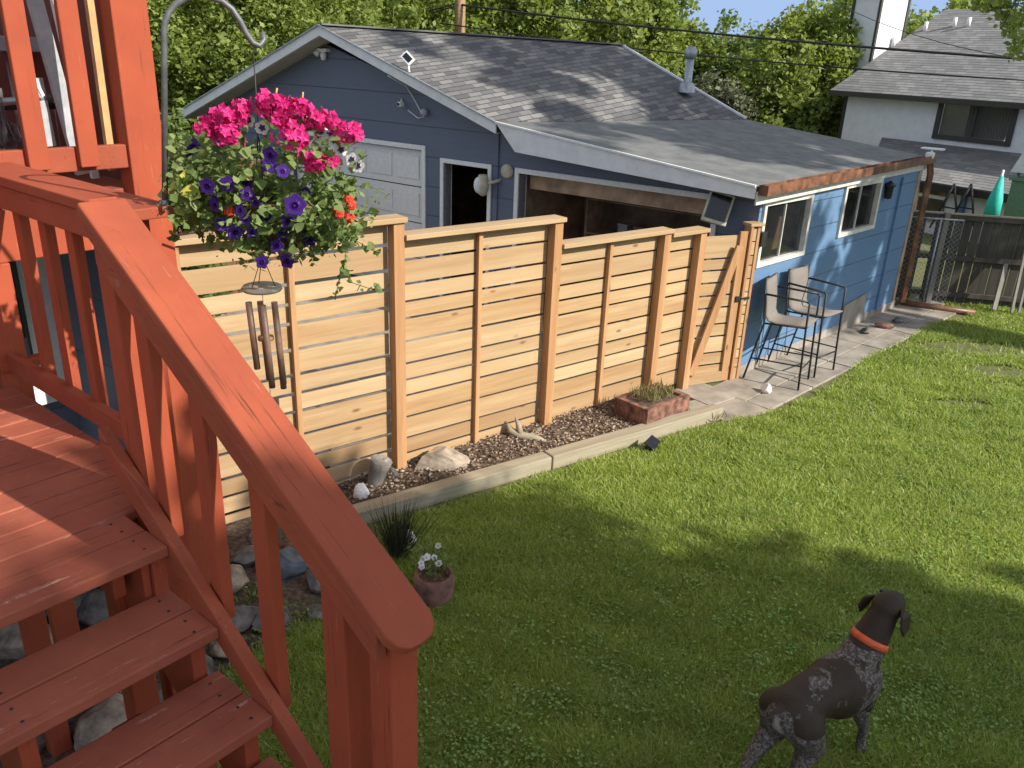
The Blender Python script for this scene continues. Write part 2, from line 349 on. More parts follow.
def rock(c,r,m,label,seed,group='rocks beside the deck',name='rock'):
    rd=random.Random(seed); bm=bmesh.new(); bmesh.ops.create_icosphere(bm,subdivisions=4,radius=1)
    pl=[(Vector((rd.uniform(-1,1),rd.uniform(-1,1),rd.uniform(-1,1))).normalized(),rd.uniform(.55,.85)) for _ in range(14)]
    for v in bm.verts:
        for nn,dd in pl:
            k=v.co.dot(nn)-dd
            if k>0: v.co-=nn*k*.96
        v.co*=1+.02*math.sin(v.co.x*9+seed)*math.sin(v.co.y*11)+.012*math.sin(v.co.z*23+v.co.x*17)
        v.co=Vector((v.co.x*r[0],v.co.y*r[1],v.co.z*r[2]))
    bmesh.ops.rotate(bm,verts=bm.verts,cent=(0,0,0),matrix=Matrix.Rotation(rd.uniform(0,6.28),3,'Z'))
    me=bpy.data.meshes.new(name); bm.to_mesh(me); bm.free()
    me.materials.append(MT[m]); o=bpy.data.objects.new(name,me); COL.objects.link(o); o.location=tuple(float(x) for x in c)
    return tag(o,label,'rock',group)
MT['palewood']=plain('pale_wood_disc',(.50,.42,.31),.8)
MT['sand2']=plain('pale_sandstone',(.33,.27,.21),.85,var=.4,ns=6,bs=.6)
# ================================================================= GROUND
tag(MB().add([(-400,-400,0),(400,-400,0),(400,600,0),(-400,600,0)],[(0,1,2,3)]).build('lawn','lawn'),kind='structure')
w0=G(735,378); w1=G(893,308); wd=(w1-w0)/np.linalg.norm(w1-w0); wn=np.array([wd[1],-wd[0],0])   # wall direction, outward normal
gd=azv(-53.6); gn=np.array([-gd[1]*-1,0,0]); gn=np.array([gd[1]*-1,gd[0],0])
if gn[1]>0: gn=-gn                                    # garage front outward normal (towards camera)
P2=G(541,430); fd=azv(51); fn=np.array([fd[1],-fd[0],0])
# driveway behind the fence
dr=[P2-fd*5-fn*.1,P2+fd*1.9-fn*.1,w0,w0+gd*10.5]
tag(MB().add([(p[0],p[1],.004) for p in dr],[(0,1,2,3)]).build('driveway','conc'),kind='structure')
# patio slabs
pm=MB(); th_w=math.atan2(wd[1],wd[0])
L=np.linalg.norm(w1-w0)
a=-.55
while a<L+.9:
    for b0,b1 in ((.0,.44),(.452,.72)):
        ln=.92; jj=random.uniform(-.004,.004)
        q=[w0+wd*(a+.006)+wn*b0, w0+wd*(a+ln-.006)+wn*b0, w0+wd*(a+ln-.006)+wn*b1, w0+wd*(a+.006)+wn*b1]
        if b1>.6 and a>L: continue
        pm.prism([(p[0],p[1],-.03) for p in q],(0,0,.055+jj))
    a+=.93
pa=G(700,412); 
for k,(c,r) in enumerate([((697,413),(.30,.22)),((735,412),(.30,.2)),((705,395),(.22,.25))]):
    p=G(*c); q=[p+fd*i*r[0]+fn*j*r[1] for i,j in((-1,-1),(1,-1),(1,1),(-1,1))]; pm.prism([(v[0],v[1],-.03) for v in q],(0,0,.045+.004*k))
tag(pm.build('patio','conc',None,.006),kind='structure')
# planting bed
T0=G(372,524); T1=G(545,466); T2=G(722,420); T1=T0+(T2-T0)*np.linalg.norm(T1-T0)/np.linalg.norm(T2-T0)
td=(T2-T0)/np.linalg.norm(T2-T0); tn=np.array([-td[1],td[0],0])   # tn points to fence
bed=[T0+tn*.1-td*.1,T2+tn*.1-td*.3,P2+fd*1.6+fn*.0,P2-fd*2.7]
bm_=MB(); nx,ny=60,16
vs=[];fs=[]
for i in range(nx+1):
    for j in range(ny+1):
        u,v_=i/nx,j/ny; p=(bed[0]*(1-u)+bed[1]*u)*(1-v_)+(bed[3]*(1-u)+bed[2]*u)*v_
        vs.append((p[0],p[1],.035+.05*min(1,u*4)+rng.normal()*.006))
for i in range(nx):
    for j in range(ny): k=i*(ny+1)+j; fs.append((k,k+ny+1,k+ny+2,k+1))
tag(bm_.add(vs,fs,True).build('planting_bed','mulch'),kind='structure')
nm=5200; u=rng.random(nm)**.8; v_=rng.random(nm); bp=np.array(bed)
P=(bp[0]*(1-u[:,None])+bp[1]*u[:,None])*(1-v_[:,None])+(bp[3]*(1-u[:,None])+bp[2]*u[:,None])*v_[:,None]
P[:,2]=.04+.05*np.minimum(1,u*4)+rng.random(nm)*.02
A=rdir(nm); A[:,2]*=.35; A*=rng.uniform(.010,.026,(nm,1)); B=np.cross(A,rdir(nm)); B=B/np.linalg.norm(B,axis=1)[:,None]*rng.uniform(.005,.011,(nm,1))
MT['chips']=leafmat('mulch_chips',(.12,.075,.045),(.27,.19,.13),(.52,.42,.32),.0,.9)
tag(quads('mulch',P,A,B,'chips'),'loose grey brown wood chip mulch below the slatted fence','mulch',kind='stuff')
# timbers
for k,(p,q) in enumerate([(T0-td*.25,T1-td*.006),(T1+td*.006,T2)]):
    ln=np.linalg.norm(q-p); t=thing('edging_timber',['weathered edging timber, the nearer one running past the flower pot','weathered edging timber ending beside the patio slabs, farther one'][k],'timber',p,math.atan2(td[1],td[0]),'edging timbers along the lawn')
    MB().box(0,ln,0,.135,0,.125+.003*k).build('timber_beam','old_x',t,.012)
# ================================================================= SLATTED FENCE
fz=math.atan2(fd[1],fd[0])
fe=thing('slat_fence','new golden cedar fence of horizontal slats between the deck and the garage','fence',P2,fz)
def slats(s0,s1,ztop,zbot,y0=.0):
    mb=MB(); z=ztop; pat=[.150,.163,.115,.112,.163,.160,.115,.112,.163,.163,.115,.112,.163,.115,.163,.115,.163]; i=0
    while z>zbot+.03:
        h=pat[i%len(pat)]; z0=max(z-h,zbot); j=random.uniform(-.003,.003); mb.box(s0+random.uniform(0,.006),s1,y0+j,y0+.019+j,z0,z); z=z0-(.027 if s0<-1.6 else .021); i+=1
    return mb.build('slat_panel','cedar',fe,.002)
# panels: local y away from the camera
PAN=[(-3.15,-1.53,2.055,.02),(-1.53,0,1.925,.05),(0,1.37,1.70,.06),(1.37,1.89,1.66,.06)]
for s0,s1,zt,zb in PAN:
    mid=(s0+s1)/2
    if s1-s0>.8:
        slats(s0+.046,mid,zt-.01,zb); slats(mid+.002,s1-.046,zt-.01,zb)
        MB().box(mid-.02,mid+.02,-.045,-.003,zb-.04,zt-.012).build('batten','cedar_z',fe,.003)
    else: slats(s0+.046,s1-.046,zt-.01,zb)
    MB().box(s0+.047 if s0>-3 else s0,s1+.06,-.115,.045,zt,zt+.038).build('cap_rail','cedar',fe,.004)
    MB().box(s0+.05,s1-.05,-.03,-.004,zt-.03,zt-.002).build('cap_rail','cedar',fe,.003)
for s_,zt in [(-3.11,2.055),(-1.53,2.053),(0,1.923),(1.37,1.698),(1.89,1.658)]:
    MB().box(s_-.045,s_+.045,-.092,-.004,-.1,zt).build('post','cedar_z',fe,.004)
# gate
g0=P2+fd*1.945-fn*.0; g1=g0+azv(66)*.56; ge=np.array([g1[0]-g0[0],g1[1]-g0[1],0]); gl=np.linalg.norm(ge); ge/=gl; gz=math.atan2(ge[1],ge[0])
gt=thing('gate','cedar slat gate with a diagonal brace, hung beside the blue garage wall','gate',(g0[0],g0[1],-.03),gz)
mb=MB(); z=1.62; first=True
pat=[.22,.10,.11,.115,.112,.16,.115,.16,.115,.112,.16,.115,.112,.16]
for h in pat:
    z0=z-h
    if z0<.08: break
    mb.box(.0,gl,.0,.019,z0,z); z=z0-.02
mb.build('slat_panel','cedar',gt,.002)
bx('stile','cedar_z',gt,gl-.09,gl,-.03,-.003,.05,1.66); bx('stile','cedar_z',gt,-.02,.03,-.03,-.003,.05,1.62)
bx('bottom_rail','cedar',gt,.03,gl-.09,-.032,-.003,.05,.16)
MB().bar((.06,-.047,.17),(gl-.10,-.047,1.52),.085,.028,up=(0,-1,0)).build('brace','cedar_z',gt,.003)
MB().box(gl+.005,gl+.12,-.05,-.035,.95,.975).box(gl-.05,gl+.01,-.045,-.033,.93,.99).build('latch','black',gt,.002)
gp=thing('gate_post','built up cedar gate post beside the blue garage wall','post',g1+ge*.06,gz)
bx('post_board','cedar_z',gp,-.045,-.012,-.05,.06,0,1.68); bx('post_board','cedar_z',gp,.055,.09,-.03,.07,0,1.68)
mb=MB()
z=.02
while z<1.62: h=random.choice([.09,.13]); mb.box(-.010,.053,-.02,.03,z,z+h); z+=h+.012
mb.build('spacer_blocks','cedar',gp,.002)
MB().box(-.06,.11,-.06,.08,1.68,1.71).build('cap','cedar',gp,.003)
# pipe and grey post left of fence
p=G(222,514);q=G(300,494); MB().tube([(p[0]-.3,p[1]-.2,.03),(p[0],p[1],.03),(q[0],q[1],.03)],.018,10).build('plastic_pipe','cream'); tag(bpy.data.objects['plastic_pipe'],'white plastic pipe lying along the foot of the fence','pipe')
p=G(192,532); 
t=thing('weathered_post','grey weathered wooden post standing behind the stair railing','post',p,.4)
MB().box(-.045,.045,-.045,.045,-.05,.95).build('post_shaft','old_z',t,.006); MB().box(-.05,.05,-.05,.05,.95,.965).build('post_cap','galv',t,.003)
# ================================================================= GARAGE
ga=thing('garage','blue clapboard garage with a gable roof and a flat roofed side','garage',w0,0)
W0=np.array([w0[0],w0[1],0.])
def gpt(u,z,o=0): return W0*0+gd*u+gn*o+np.array([0,0,z])      # relative to the garage origin
def hU(u): return 2.0+ (2.39-2.0)*u/3.4 if u<3.4 else (2.39+(3.24-2.39)*(u-3.4)/3.1 if u<6.5 else 3.24-(3.24-2.36)*(u-6.5)/2.85)
def fw(mb,u0,u1,z0,z1=None,th=.14):
    a=[gpt(u0,z0),gpt(u1,z0),gpt(u1,hU(u1) if z1 is None else z1),gpt(u0,hU(u0) if z1 is None else z1)]
    mb.prism(a,tuple(-gn*th))
m1=MB()
segs=[(0,.5,0,None),(.5,3.04,1.86,None),(3.04,3.4,0,None),(3.4,3.52,0,None),(3.52,4.26,1.86,None),(4.26,4.64,0,None),(4.64,6.5,1.98,None),(6.5,7.3,1.98,None),(7.3,9.35,0,None)]
for sg in segs: fw(m1,*sg)
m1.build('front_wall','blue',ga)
# side wall, with window holes
def wpt(a_,z,o=0): return wd*a_+wn*o+np.array([0,0,z])
def wc(px,py):
    p=WL(px,py,w0,w1); d=p-W0; return d.dot(wd),p[2]
WIN=[]
for (tl,tr,br,bl) in [((762,203),(811,192),(804,252),(755,270)),((843,186),(880,177),(875,224),(837,241))]:
    c=[wc(*x) for x in (tl,tr,br,bl)]; WIN.append(((c[0][0]+c[3][0])/2,(c[1][0]+c[2][0])/2,(c[2][1]+c[3][1])/2,(c[0][1]+c[1][1])/2))
LW=L; HE=2.0
m2=MB()
def ww(a0,a1,z0,z1): m2.prism([wpt(a0,z0),wpt(a1,z0),wpt(a1,z1),wpt(a0,z1)],tuple(-wn*.14))
xs=[0.0]
for a0,a1,z0,z1 in WIN:
    ww(xs[-1],a0,.12,HE); ww(a0,a1,.12,z0); ww(a0,a1,z1,HE); xs.append(a1)
ww(xs[-1],LW,.12,HE)
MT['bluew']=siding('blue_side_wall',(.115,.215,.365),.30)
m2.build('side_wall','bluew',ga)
MB().prism([wpt(-.01,-.05,.012),wpt(LW+.01,-.05,.012),wpt(LW+.01,.12,.012),wpt(-.01,.12,.012)],tuple(-wn*.15)).build('foundation','conc',ga,.004)
MB().prism([wpt(2.55,.0,.02),wpt(3.2,.0,.02),wpt(3.2,.42,.02),wpt(2.55,.36,.02)],tuple(-wn*.01)).build('patched_plaster','conc',ga)
bx0=MB().prism([wpt(3.62,.1,.03),wpt(3.66,.1,.03),wpt(3.66,1.9,.03),wpt(3.62,1.9,.03)],tuple(-wn*.03)); bx0.build('wall_batten','bluew',ga)
for a0,a1,z0,z1 in WIN:
    f=.05; mb=MB()
    for (b0,b1,c0,c1) in ((a0,a1,z1-f,z1),(a0,a1,z0,z0+f),(a0,a0+f,z0+f,z1-f),(a1-f,a1,z0+f,z1-f)):
        mb.prism([wpt(b0,c0,.03),wpt(b1,c0,.03),wpt(b1,c1,.03),wpt(b0,c1,.03)],tuple(-wn*.10))
    am=(a0+a1)/2; mb.prism([wpt(am-.007,z0+f,-.01),wpt(am+.007,z0+f,-.01),wpt(am+.007,z1-f,-.01),wpt(am-.007,z1-f,-.01)],tuple(-wn*.03))
    wo=mb.build('window','offwhite',ga,.003)
    MB().prism([wpt(a0+f,z0+f,-.03),wpt(a1-f,z0+f,-.03),wpt(a1-f,z1-f,-.03),wpt(a0+f,z1-f,-.03)],tuple(-wn*.004)).build('pane','glass',wo)
# curtain / board seen in the near window
a0,a1,z0,z1=WIN[0]
MB().prism([wpt(a0+.5*(a1-a0)+.03,z0+.1,-.12),wpt(a0+.5*(a1-a0)+.2,z0+.1,-.12),wpt(a0+.5*(a1-a0)+.2,z0+.45,-.12),wpt(a0+.5*(a1-a0)+.1,z0+.45,-.12)],tuple(-wn*.02)).build('leaning_board','tan',ga)
# back and far walls, inner lining
BK=[(-2.82,12.32),(1.45,14.51)]
bp_=lambda x,y,z: np.array([x,y,z])-W0
far=MB().prism([bp_(5.45,11.56,0),bp_(3.36,13.1,0),bp_(1.45,14.51,0),bp_(-1.6,16.6,0),bp_(-1.6,16.6,2.2),bp_(1.45,14.51,3.2),bp_(3.36,13.1,2.25),bp_(5.45,11.56,1.98)],(-.08,-.1,0)); far.build('back_wall','inner',ga)
lw=MB().prism([gpt(9.35,0),bp_(-1.6,16.6,0),bp_(-1.6,16.6,2.2),gpt(9.35,2.3)],(.1,-.05,0)); lw.build('left_wall','blue',ga)
MB().add([gpt(.15,.012,-.15),gpt(9.2,.012,-.15),bp_(-1.7,16.4,.012),bp_(5.2,11.5,.012)],[(0,1,2,3)]).build('garage_floor','innerdark',ga)
pt=MB().prism([gpt(3.3,0,-.15),gpt(3.3,2.3,-.15),gpt(3.3,2.3,-4),gpt(3.3,0,-4)],tuple(gd*.05)); pt.build('partition','inner',ga)
pt=MB().prism([gpt(.3,0,-1.9),gpt(.3,1.95,-1.9),gpt(3.25,2.2,-1.9),gpt(3.25,0,-1.9)],tuple(gn*.03)); pt.build('partition','innerdark',ga)
# roofs
OV=.33
FPp=w0+gn*OV
pk=WL(320,25,FPp,FPp+gd)-W0; le=WL(182,110,FPp,FPp+gd)-W0; re=WL(497,122,FPp,FPp+gd)-W0; fr_=WL(757,186,FPp,FPp+gd)-W0
rb=bp_(1.55,14.6,3.40); eb=bp_(3.36,13.1,2.42); lb=bp_(-2.0,17.0,2.2)
ge1=bp_(5.5,11.62,2.12)
def roofpiece(name,m,pts,th,eu,ev):
    pts=[np.array(p) for p in pts]; o=MB().prism(pts,(0,0,-th)).build(name,m,ga); setuv(o,pts[0],eu/np.linalg.norm(eu),ev/np.linalg.norm(ev)); return o
roofpiece('roof','shing',[pk,rb,eb,re],.05,rb-pk,re-pk)
roofpiece('roof','shing',[pk,le,lb,rb],.05,rb-pk,pk-le)
MB().bar(pk+np.array([0,0,.012]),rb+np.array([0,0,.012]),.16,.02).build('ridge_cap','flat',ga)
roofpiece('flat_roof','flat',[re-np.array([0,0,.006]),eb-np.array([0,0,.006]),ge1,fr_],.04,rb-pk,re-pk)
for a_,b_ in ((rb,eb),): MB().bar(a_+np.array([0,0,.01]),b_+np.array([0,0,.01]),.05,.03).build('rake_edge','fascia',ga)
# fascias (rake boards)
def fas(a_,b_,h,h2=None,th=.025,m='fascia'):
    h2=h if h2 is None else h2
    z=np.array([0,0,-1.]); MB().prism([a_+z*.012,b_+z*.012,b_+z*h2,a_+z*h],tuple(gn*th)).build('fascia',m,ga,.003)
fas(le,pk,.13); fas(pk,re,.13)
bl=WL(516,152,FPp,FPp+gd)-W0; brr=WL(755,199,FPp,FPp+gd)-W0
MB().prism([re-np.array([0,0,.013]),fr_-np.array([0,0,.013]),brr,bl],tuple(gn*.022)).build('fascia','fascia',ga,.003)
MB().bar(re+gn*.03,fr_+gn*.03,.03,.02).build('drip_edge','white',ga)
MB().bar(le+gn*.035,pk+gn*.035,.03,.016).build('drip_edge','galv',ga)
MB().bar(pk+gn*.035,re+gn*.035,.03,.016).build('drip_edge','galv',ga)
# soffits
for a_,b_ in ((le,pk),(pk,re)):
    z=np.array([0,0,-.125]); MB().prism([a_+z,b_+z,b_+z-gn*OV,a_+z-gn*OV],(0,0,-.012)).build('soffit','soffit',ga)
# white band + gutter over the side wall
ea=fr_+np.array([0,0,-.015]); ebk=ge1+np.array([0,0,-.0])
MB().prism([ea-wd*.0+wn*.0-np.array([0,0,.04]),ebk-np.array([0,0,.04]),ebk-np.array([0,0,.17]),ea-np.array([0,0,.17])],tuple(wn*.02)).build('fascia','offwhite',ga,.003)
e_=(ebk-ea)/np.linalg.norm(ebk-ea); a_=ea+wn*.075-np.array([0,0,.02]); b_=ebk+wn*.075-np.array([0,0,.02])
gu=MB()
gu.bar(a_-np.array([0,0,.045]),b_-np.array([0,0,.045]),.09,.008); gu.bar(a_+wn*.047,b_+wn*.047,.006,.095); gu.bar(a_-wn*.045,b_-wn*.045,.006,.095); gu.bar(a_-e_*.005,a_,.1,.1)
gu.build('gutter','copper',ga)
ds=MB(); p=b_-e_*.08; q=wpt(LW+.05,0,.09)
ds.bar(p-np.array([0,0,.05]),(q[0],q[1],p[2]-.2),.07,.06,up=(0,1,0)); ds.bar((q[0],q[1],p[2]-.19),(q[0],q[1],.1),.07,.06,up=(0,1,0)); ds.build('downspout','copper',ga,.004)
# door frames
def frame(name,u0,u1,z1,tw,depth,m='white',off=.02):
    mb=MB()
    for (a0,a1,c0,c1) in ((u0-tw,u0,0,z1+tw),(u1,u1+tw,0,z1+tw),(u0,u1,z1,z1+tw)):
        mb.prism([gpt(a0,c0,off),gpt(a1,c0,off),gpt(a1,c1,off),gpt(a0,c1,off)],tuple(-gn*(off+.14+.02)))
    return mb.build(name,m,ga,.003)
frame('door_frame',.5,3.04,1.86,.06,.2); frame('door_frame',3.52,4.26,1.86,.055,.2); frame('door_frame',4.64,7.3,1.98,.06,.2)
# closed sectional door
mb=MB()
for r_ in range(4):
    z0=.02+r_*.49; mb.prism([gpt(4.65,z0,-.06),gpt(7.29,z0,-.06),gpt(7.29,z0+.475,-.06),gpt(4.65,z0+.475,-.06)],tuple(-gn*.04))
    for c_ in range(5):
        u0=4.75+c_*.51; mb.prism([gpt(u0,z0+.09,-.045),gpt(u0+.4,z0+.09,-.045),gpt(u0+.4,z0+.39,-.045),gpt(u0,z0+.39,-.045)],tuple(-gn*.014))
mb.build('garage_door','doorw',ga,.006)
MB().prism([gpt(3.36,0,.02),gpt(3.43,0,.02),gpt(3.43,2.36,.02),gpt(3.36,2.36,.02)],tuple(-gn*.018)).build('corner_trim','blue',ga)
# header board inside opening & clutter
MB().prism([gpt(.52,1.66,-.2),gpt(3.02,1.66,-.2),gpt(3.02,1.84,-.2),gpt(.52,1.84,-.2)],tuple(-gn*.04)).build('raised_door_edge','inner',ga)
sh=thing('storage_shelf','cluttered storage shelf inside the open garage bay','shelf',W0+gd*1.9-gn*1.4,math.atan2(gd[1],gd[0]))
for z in (.5,1.0,1.45): bx('shelf_board','inner',sh,-.9,.9,-.2,.2,z,z+.02)
for sx in(-.9,.88): bx('upright','inner',sh,sx,sx+.03,-.2,.2,0,1.6)
for k in range(7):
    x=-.8+k*.24; z=[.52,1.02,1.47][k%3] if k%3<2 else 1.02; h=random.uniform(.12,.28)
    t=MB().box(-.07,.07,-.08,.08,0,h).box(-.075,.075,-.085,.085,h,h+.02).build('storage_box',['innerdark','grey','tan','inner'][k%4],None,.004)
    p=W0+gd*(1.9)-gn*1.4; t.location=(float(p[0]+gd[0]*x),float(p[1]+gd[1]*x),z+.001 if k%3<2 else 1.021); t.rotation_euler=(0,0,math.atan2(gd[1],gd[0]))
    tag(t,['dim box on the shelf inside the open garage bay'][0],'box','boxes on the garage shelf')
# fixtures on the garage
def onfront(px,py,off=.0):
    p=WL(px,py,w0,w0+gd); return p+gn*off
rz=math.atan2(gn[1],gn[0])+math.pi/2   # local -y faces outwards
p=onfront(490,184,.14); t=thing('floodlight','beige barn style area light on an arm by the open door','light',p,rz)
MB().lathe([(.0,.13),(.055,.125),(.072,.06),(.075,-.03),(.055,-.11),(.025,-.13),(0,-.14)],16).build('lamp_housing','beige',t)
MB().ell((-.035,-.045,0),(.06,.06,.10)).build('lens','white',t); MB().tube([(.08,.0,.03),(.16,.08,.06),(.17,.15,.07)],.02,8).build('arm','beige',t)
p=onfront(508,171,.01); t=thing('round_junction_cover','round beige cover plate on the blue wall above the area light','cover',p,rz)
o=MB().lathe([(0,.045),(.06,.043),(.082,.03),(.088,0)],24).build('cover_plate','beige',t); o.rotation_euler=(R(90),0,0)
p=onfront(326,52,.05); t=thing('gable_floodlight','white twin floodlight under the garage gable peak','light',p,rz)
MB().box(-.10,.10,-.04,.05,.0,.045).build('mount','white',t,.01); MB().lathe([(0,-.11),(.035,-.10),(.045,-.03),(.03,0)],14).build('lamp_head','white',t); MB().tube([(-.08,-.02,.0),(-.1,-.06,-.04)],[.035,.04],12).build('lamp_head','white',t)
for k,(x,y) in enumerate([(405,104),(427,112)]):
    p=onfront(x,y,.06); t=thing('security_camera',['white security camera on the gable wall, nearer the flowers','small round grey sensor on the gable wall below the solar panel'][k],'camera',p,rz)
    if k==0: MB().box(-.03,.03,-.06,.02,-.03,.03).build('camera_body','white',t,.012); MB().tube([(0,0,0),(-.05,.05,.06)],.014,8).build('bracket','white',t); MB().tube([(0,-.061,0),(0,-.068,0)],.02,12).build('lens','screen',t)
    else: MB().ell((0,0,0),(.055,.045,.045)).build('sensor_body','grey',t); MB().tube([(0,.0,0),(.0,.06,.01)],.03,12).build('bracket','grey',t)
pts=[onfront(x,y,.04) for x,y in [(408,78),(408,86),(415,97),(422,110),(426,117),(420,118),(410,110)]]
pts[0]=onfront(408,76,.36); MB().tube(pts,.006,6).build('cable','white'); tag(bpy.data.objects['cable'],'white cable looping from the solar panel down the gable wall','cable')
def onplane(px,py,p0,p1,p2):
    nn=np.cross(p1-p0,p2-p0); r=ray(px,py); return CAM+r*(nn.dot(p0-CAM)/nn.dot(r))
p=onplane(409,72,pk+W0,rb+W0,re+W0); t=thing('solar_charger','small white framed solar panel standing on the shingle roof','solar panel',p,rz)
MB().bar((0,0,0),(0,-.02,.12),.02,.02,up=(1,0,0)).build('stand','white',t)
o=MB().box(-.085,.085,-.012,.012,-.055,.055).build('panel_frame','white',t,.004); o.location=(0,-.02,.16); o.rotation_euler=(R(-35),R(35),0)
o2=MB().box(-.065,.065,-.016,.002,-.035,.035).build('panel_cells','screen',t); o2.location=(0,-.02,.16); o2.rotation_euler=(R(-35),R(35),0)
p=onplane(687,88,pk+W0,rb+W0,re+W0); t=thing('flue_pipe','grey metal flue pipe with a cap on the garage roof','flue',p,0)
MB().lathe([(.13,-.06),(.11,.05),(.075,.08)],18).build('flashing','galv',t); MB().lathe([(.062,0),(.062,.46),(.0,.46)],18).build('pipe','galv',t); MB().lathe([(.075,.42),(.095,.45),(.095,.53),(.05,.58),(0,.58)],18).build('cap','galv',t)
p=b_+W0+np.array([0,0,.06])-e_*.12; t=thing('solar_camera','white security camera with solar panel above the far gutter end','camera',p,rz)
MB().box(-.05,.05,-.09,.03,-.05,.03).build('camera_body','white',t,.015); MB().box(-.14,.14,-.0,.14,.06,.08).build('solar_cell_panel','white',t,.004); MB().tube([(0,0,0),(0,.05,.07)],.014,8).build('bracket','white',t)
p=WL(885,191,w0,w1)+wn*.05; t=thing('wall_lantern','dark wall lantern beside the far garage window','lantern',p,th_w)
MB().lathe([(0,.14),(.07,.09),(.075,.07),(.05,.06),(.045,-.08),(0,-.10)],8).build('lantern_body','black',t); MB().box(-.02,.02,.0,.06,-.02,.06).build('bracket','black',t)
p=WL(757,238,w0,w1)+wn*.02; t=thing('meter_box','small dark outlet box on the blue wall behind the gate','box',p,th_w)
MB().box(-.04,.05,-.05,.0,-.07,.07).build('box_body','black',t,.004); MB().box(-.045,.055,-.06,-.05,-.075,.075).build('box_lid','black',t,.003)
# tilted framed lamp at the corner
p=onfront(726,206,.20); t=thing('corner_floodlight','tilted dark faced floodlight with a cream frame under the garage corner eave','light',p,rz+.5); t.rotation_euler=(R(-18),R(12),rz+.4)
MB().box(-.13,.13,-.02,.06,-.16,.16).build('lamp_frame','beige',t,.012); MB().box(-.105,.105,-.032,-.018,-.12,.135).build('lamp_face','screen',t,.004); MB().tube([(0,.06,0),(0,.2,.03)],.02,8).build('bracket','beige',t)
# downspout extension lying on the ground, blocks at the foot
p=G(900,306);q=G(974,316); t=thing('drain_pipe','rusty brown drain pipe lying on the ground from the garage corner','pipe',p,0)
MB().tube([(0,0,.06),((q-p)[0]*.5,(q-p)[1]*.5,.05),((q-p)[0],(q-p)[1],.045)],.045,12).build('pipe_length','copper',t)
for k,(x,y,r,mm) in enumerate([(862,336,.07,'stone1'),(881,331,.09,'stone3'),(894,325,.07,'stone1')]):
    p=G(x,y); o=rock((p[0]+wd[0]*.1,p[1]+wd[1]*.1,.05),(r*1.5,r,r*.6),mm,['grey stone lying at the foot of the blue wall, nearest of three','reddish stone at the foot of the blue wall','grey stone nearest the downspout'][k],60+k,'stones at the foot of the garage wall')
# ================================================================= BAR CHAIRS
def bar_chair(label):
    t=thing('bar_chair',label,'chair',(0,0,0),0,'tall patio chairs by the garage wall')
    W_=.205; sz=.67; bk=1.10
    fr=MB()
    for s_ in(-1,1):
        y=s_*W_
        MB().tube([(.26,y,.0),(.23,y,sz),(.225,y,.93),(.19,y,.95)],.011,8).build('leg','black',t)
        MB().tube([(-.33,y,0),(-.20,y,sz-.03),(-.25,y,bk)],.011,8).build('leg','black',t)
        MB().tube([(.20,y,.95),(-.22,y,.955)],.012,8).build('armrest','black',t)
        MB().tube([(.25,y,.26),(-.28,y,.24)],.008,6).build('side_stretcher','black',t)
    MB().tube([(.25,-W_,.22),(.25,W_,.22)],.009,6).build('footrest','black',t); MB().tube([(-.28,-W_,.28),(-.28,W_,.28)],.008,6).build('rear_stretcher','black',t)
    MB().tube([(-.2,-W_*.93,sz-.03),(.23,-W_*.93,sz),(.23,W_*.93,sz),(-.2,W_*.93,sz-.03)],.01,6).build('seat_frame','black',t); MB().tube([(-.25,-W_,bk),(-.25,W_,bk)],.01,6).build('back_bar','black',t)
    prof=[(.25,sz+.012),(.1,sz-.005),(-.08,sz-.02),(-.17,sz-.005),(-.205,sz+.05),(-.22,sz+.2),(-.24,bk-.1),(-.255,bk+.01)]
    mb=MB(); vs=[];fs=[]
    for x,z in prof:
        for j in range(5): vs.append((x,-.185+.37*j/4,z-.008*math.sin(math.pi*j/4)))
    for i in range(len(prof)-1):
        for j in range(4): fs.append((i*5+j,i*5+j+1,i*5+6+j,i*5+5+j))
    o=mb.add(vs,fs,True).build('sling_seat','sling',t); s=o.modifiers.new('t','SOLIDIFY'); s.thickness=.012
    return t
c1=bar_chair('tall chair with pale mesh sling seat, nearer the cedar gate')
p=G(799,392.5); wnz=math.atan2(wn[1],wn[0])
c1.rotation_euler=(0,0,R(90-122)); ctr=p-wn*.30+wd*.25*1.0
ctr=np.array([2.90,8.41,0])
c1.location=(float(ctr[0]),float(ctr[1]),.026)
def copy_tree(o,parent=None):
    c=o.copy(); COL.objects.link(c); c.parent=parent
    for ch in [x for x in bpy.data.objects if x.parent==o]: copy_tree(ch,c)
    return c
c2=copy_tree(c1); c2['label']='tall chair with pale mesh sling seat, farther along the blue wall'
c2.location=(3.29,8.83,.026); c2.rotation_euler=(0,0,R(90-138))
rock(G(765,394)+np.array([0,0,.06]),(.07,.06,.06),'white','small white rock on the patio in front of the gate post',77,None)
# ================================================================= PLANTER, SOLAR LIGHT, BED OBJECTS
p=G(662,428); pz=math.atan2(td[1],td[0]); t=thing('brick_planter','square red brick planter with dry grass below the fence post','planter',p+tn*.16,pz+.12)
pw,ph=.31,.27
for (x0,x1,y0,y1) in ((-pw,pw,-.2,-.14),(-pw,pw,.14,.2),(-pw,-pw+.06,-.14,.14),(pw-.06,pw,-.14,.14)): bx('brick_side','brick',t,x0,x1,y0,y1,0,ph,bevel=.008)
bx('soil','mulch',t,-pw+.06,pw-.06,-.14,.14,.0,ph-.03)
nb=260; P=np.c_[rng.uniform(-.2,.2,nb),rng.uniform(-.13,.13,nb),np.full(nb,ph+.02)]; A=np.c_[rng.normal(0,.02,nb),rng.normal(0,.02,nb),rng.uniform(.02,.075,nb)]; B=np.cross(A,rdir(nb)); B=B/np.linalg.norm(B,axis=1)[:,None]*.005
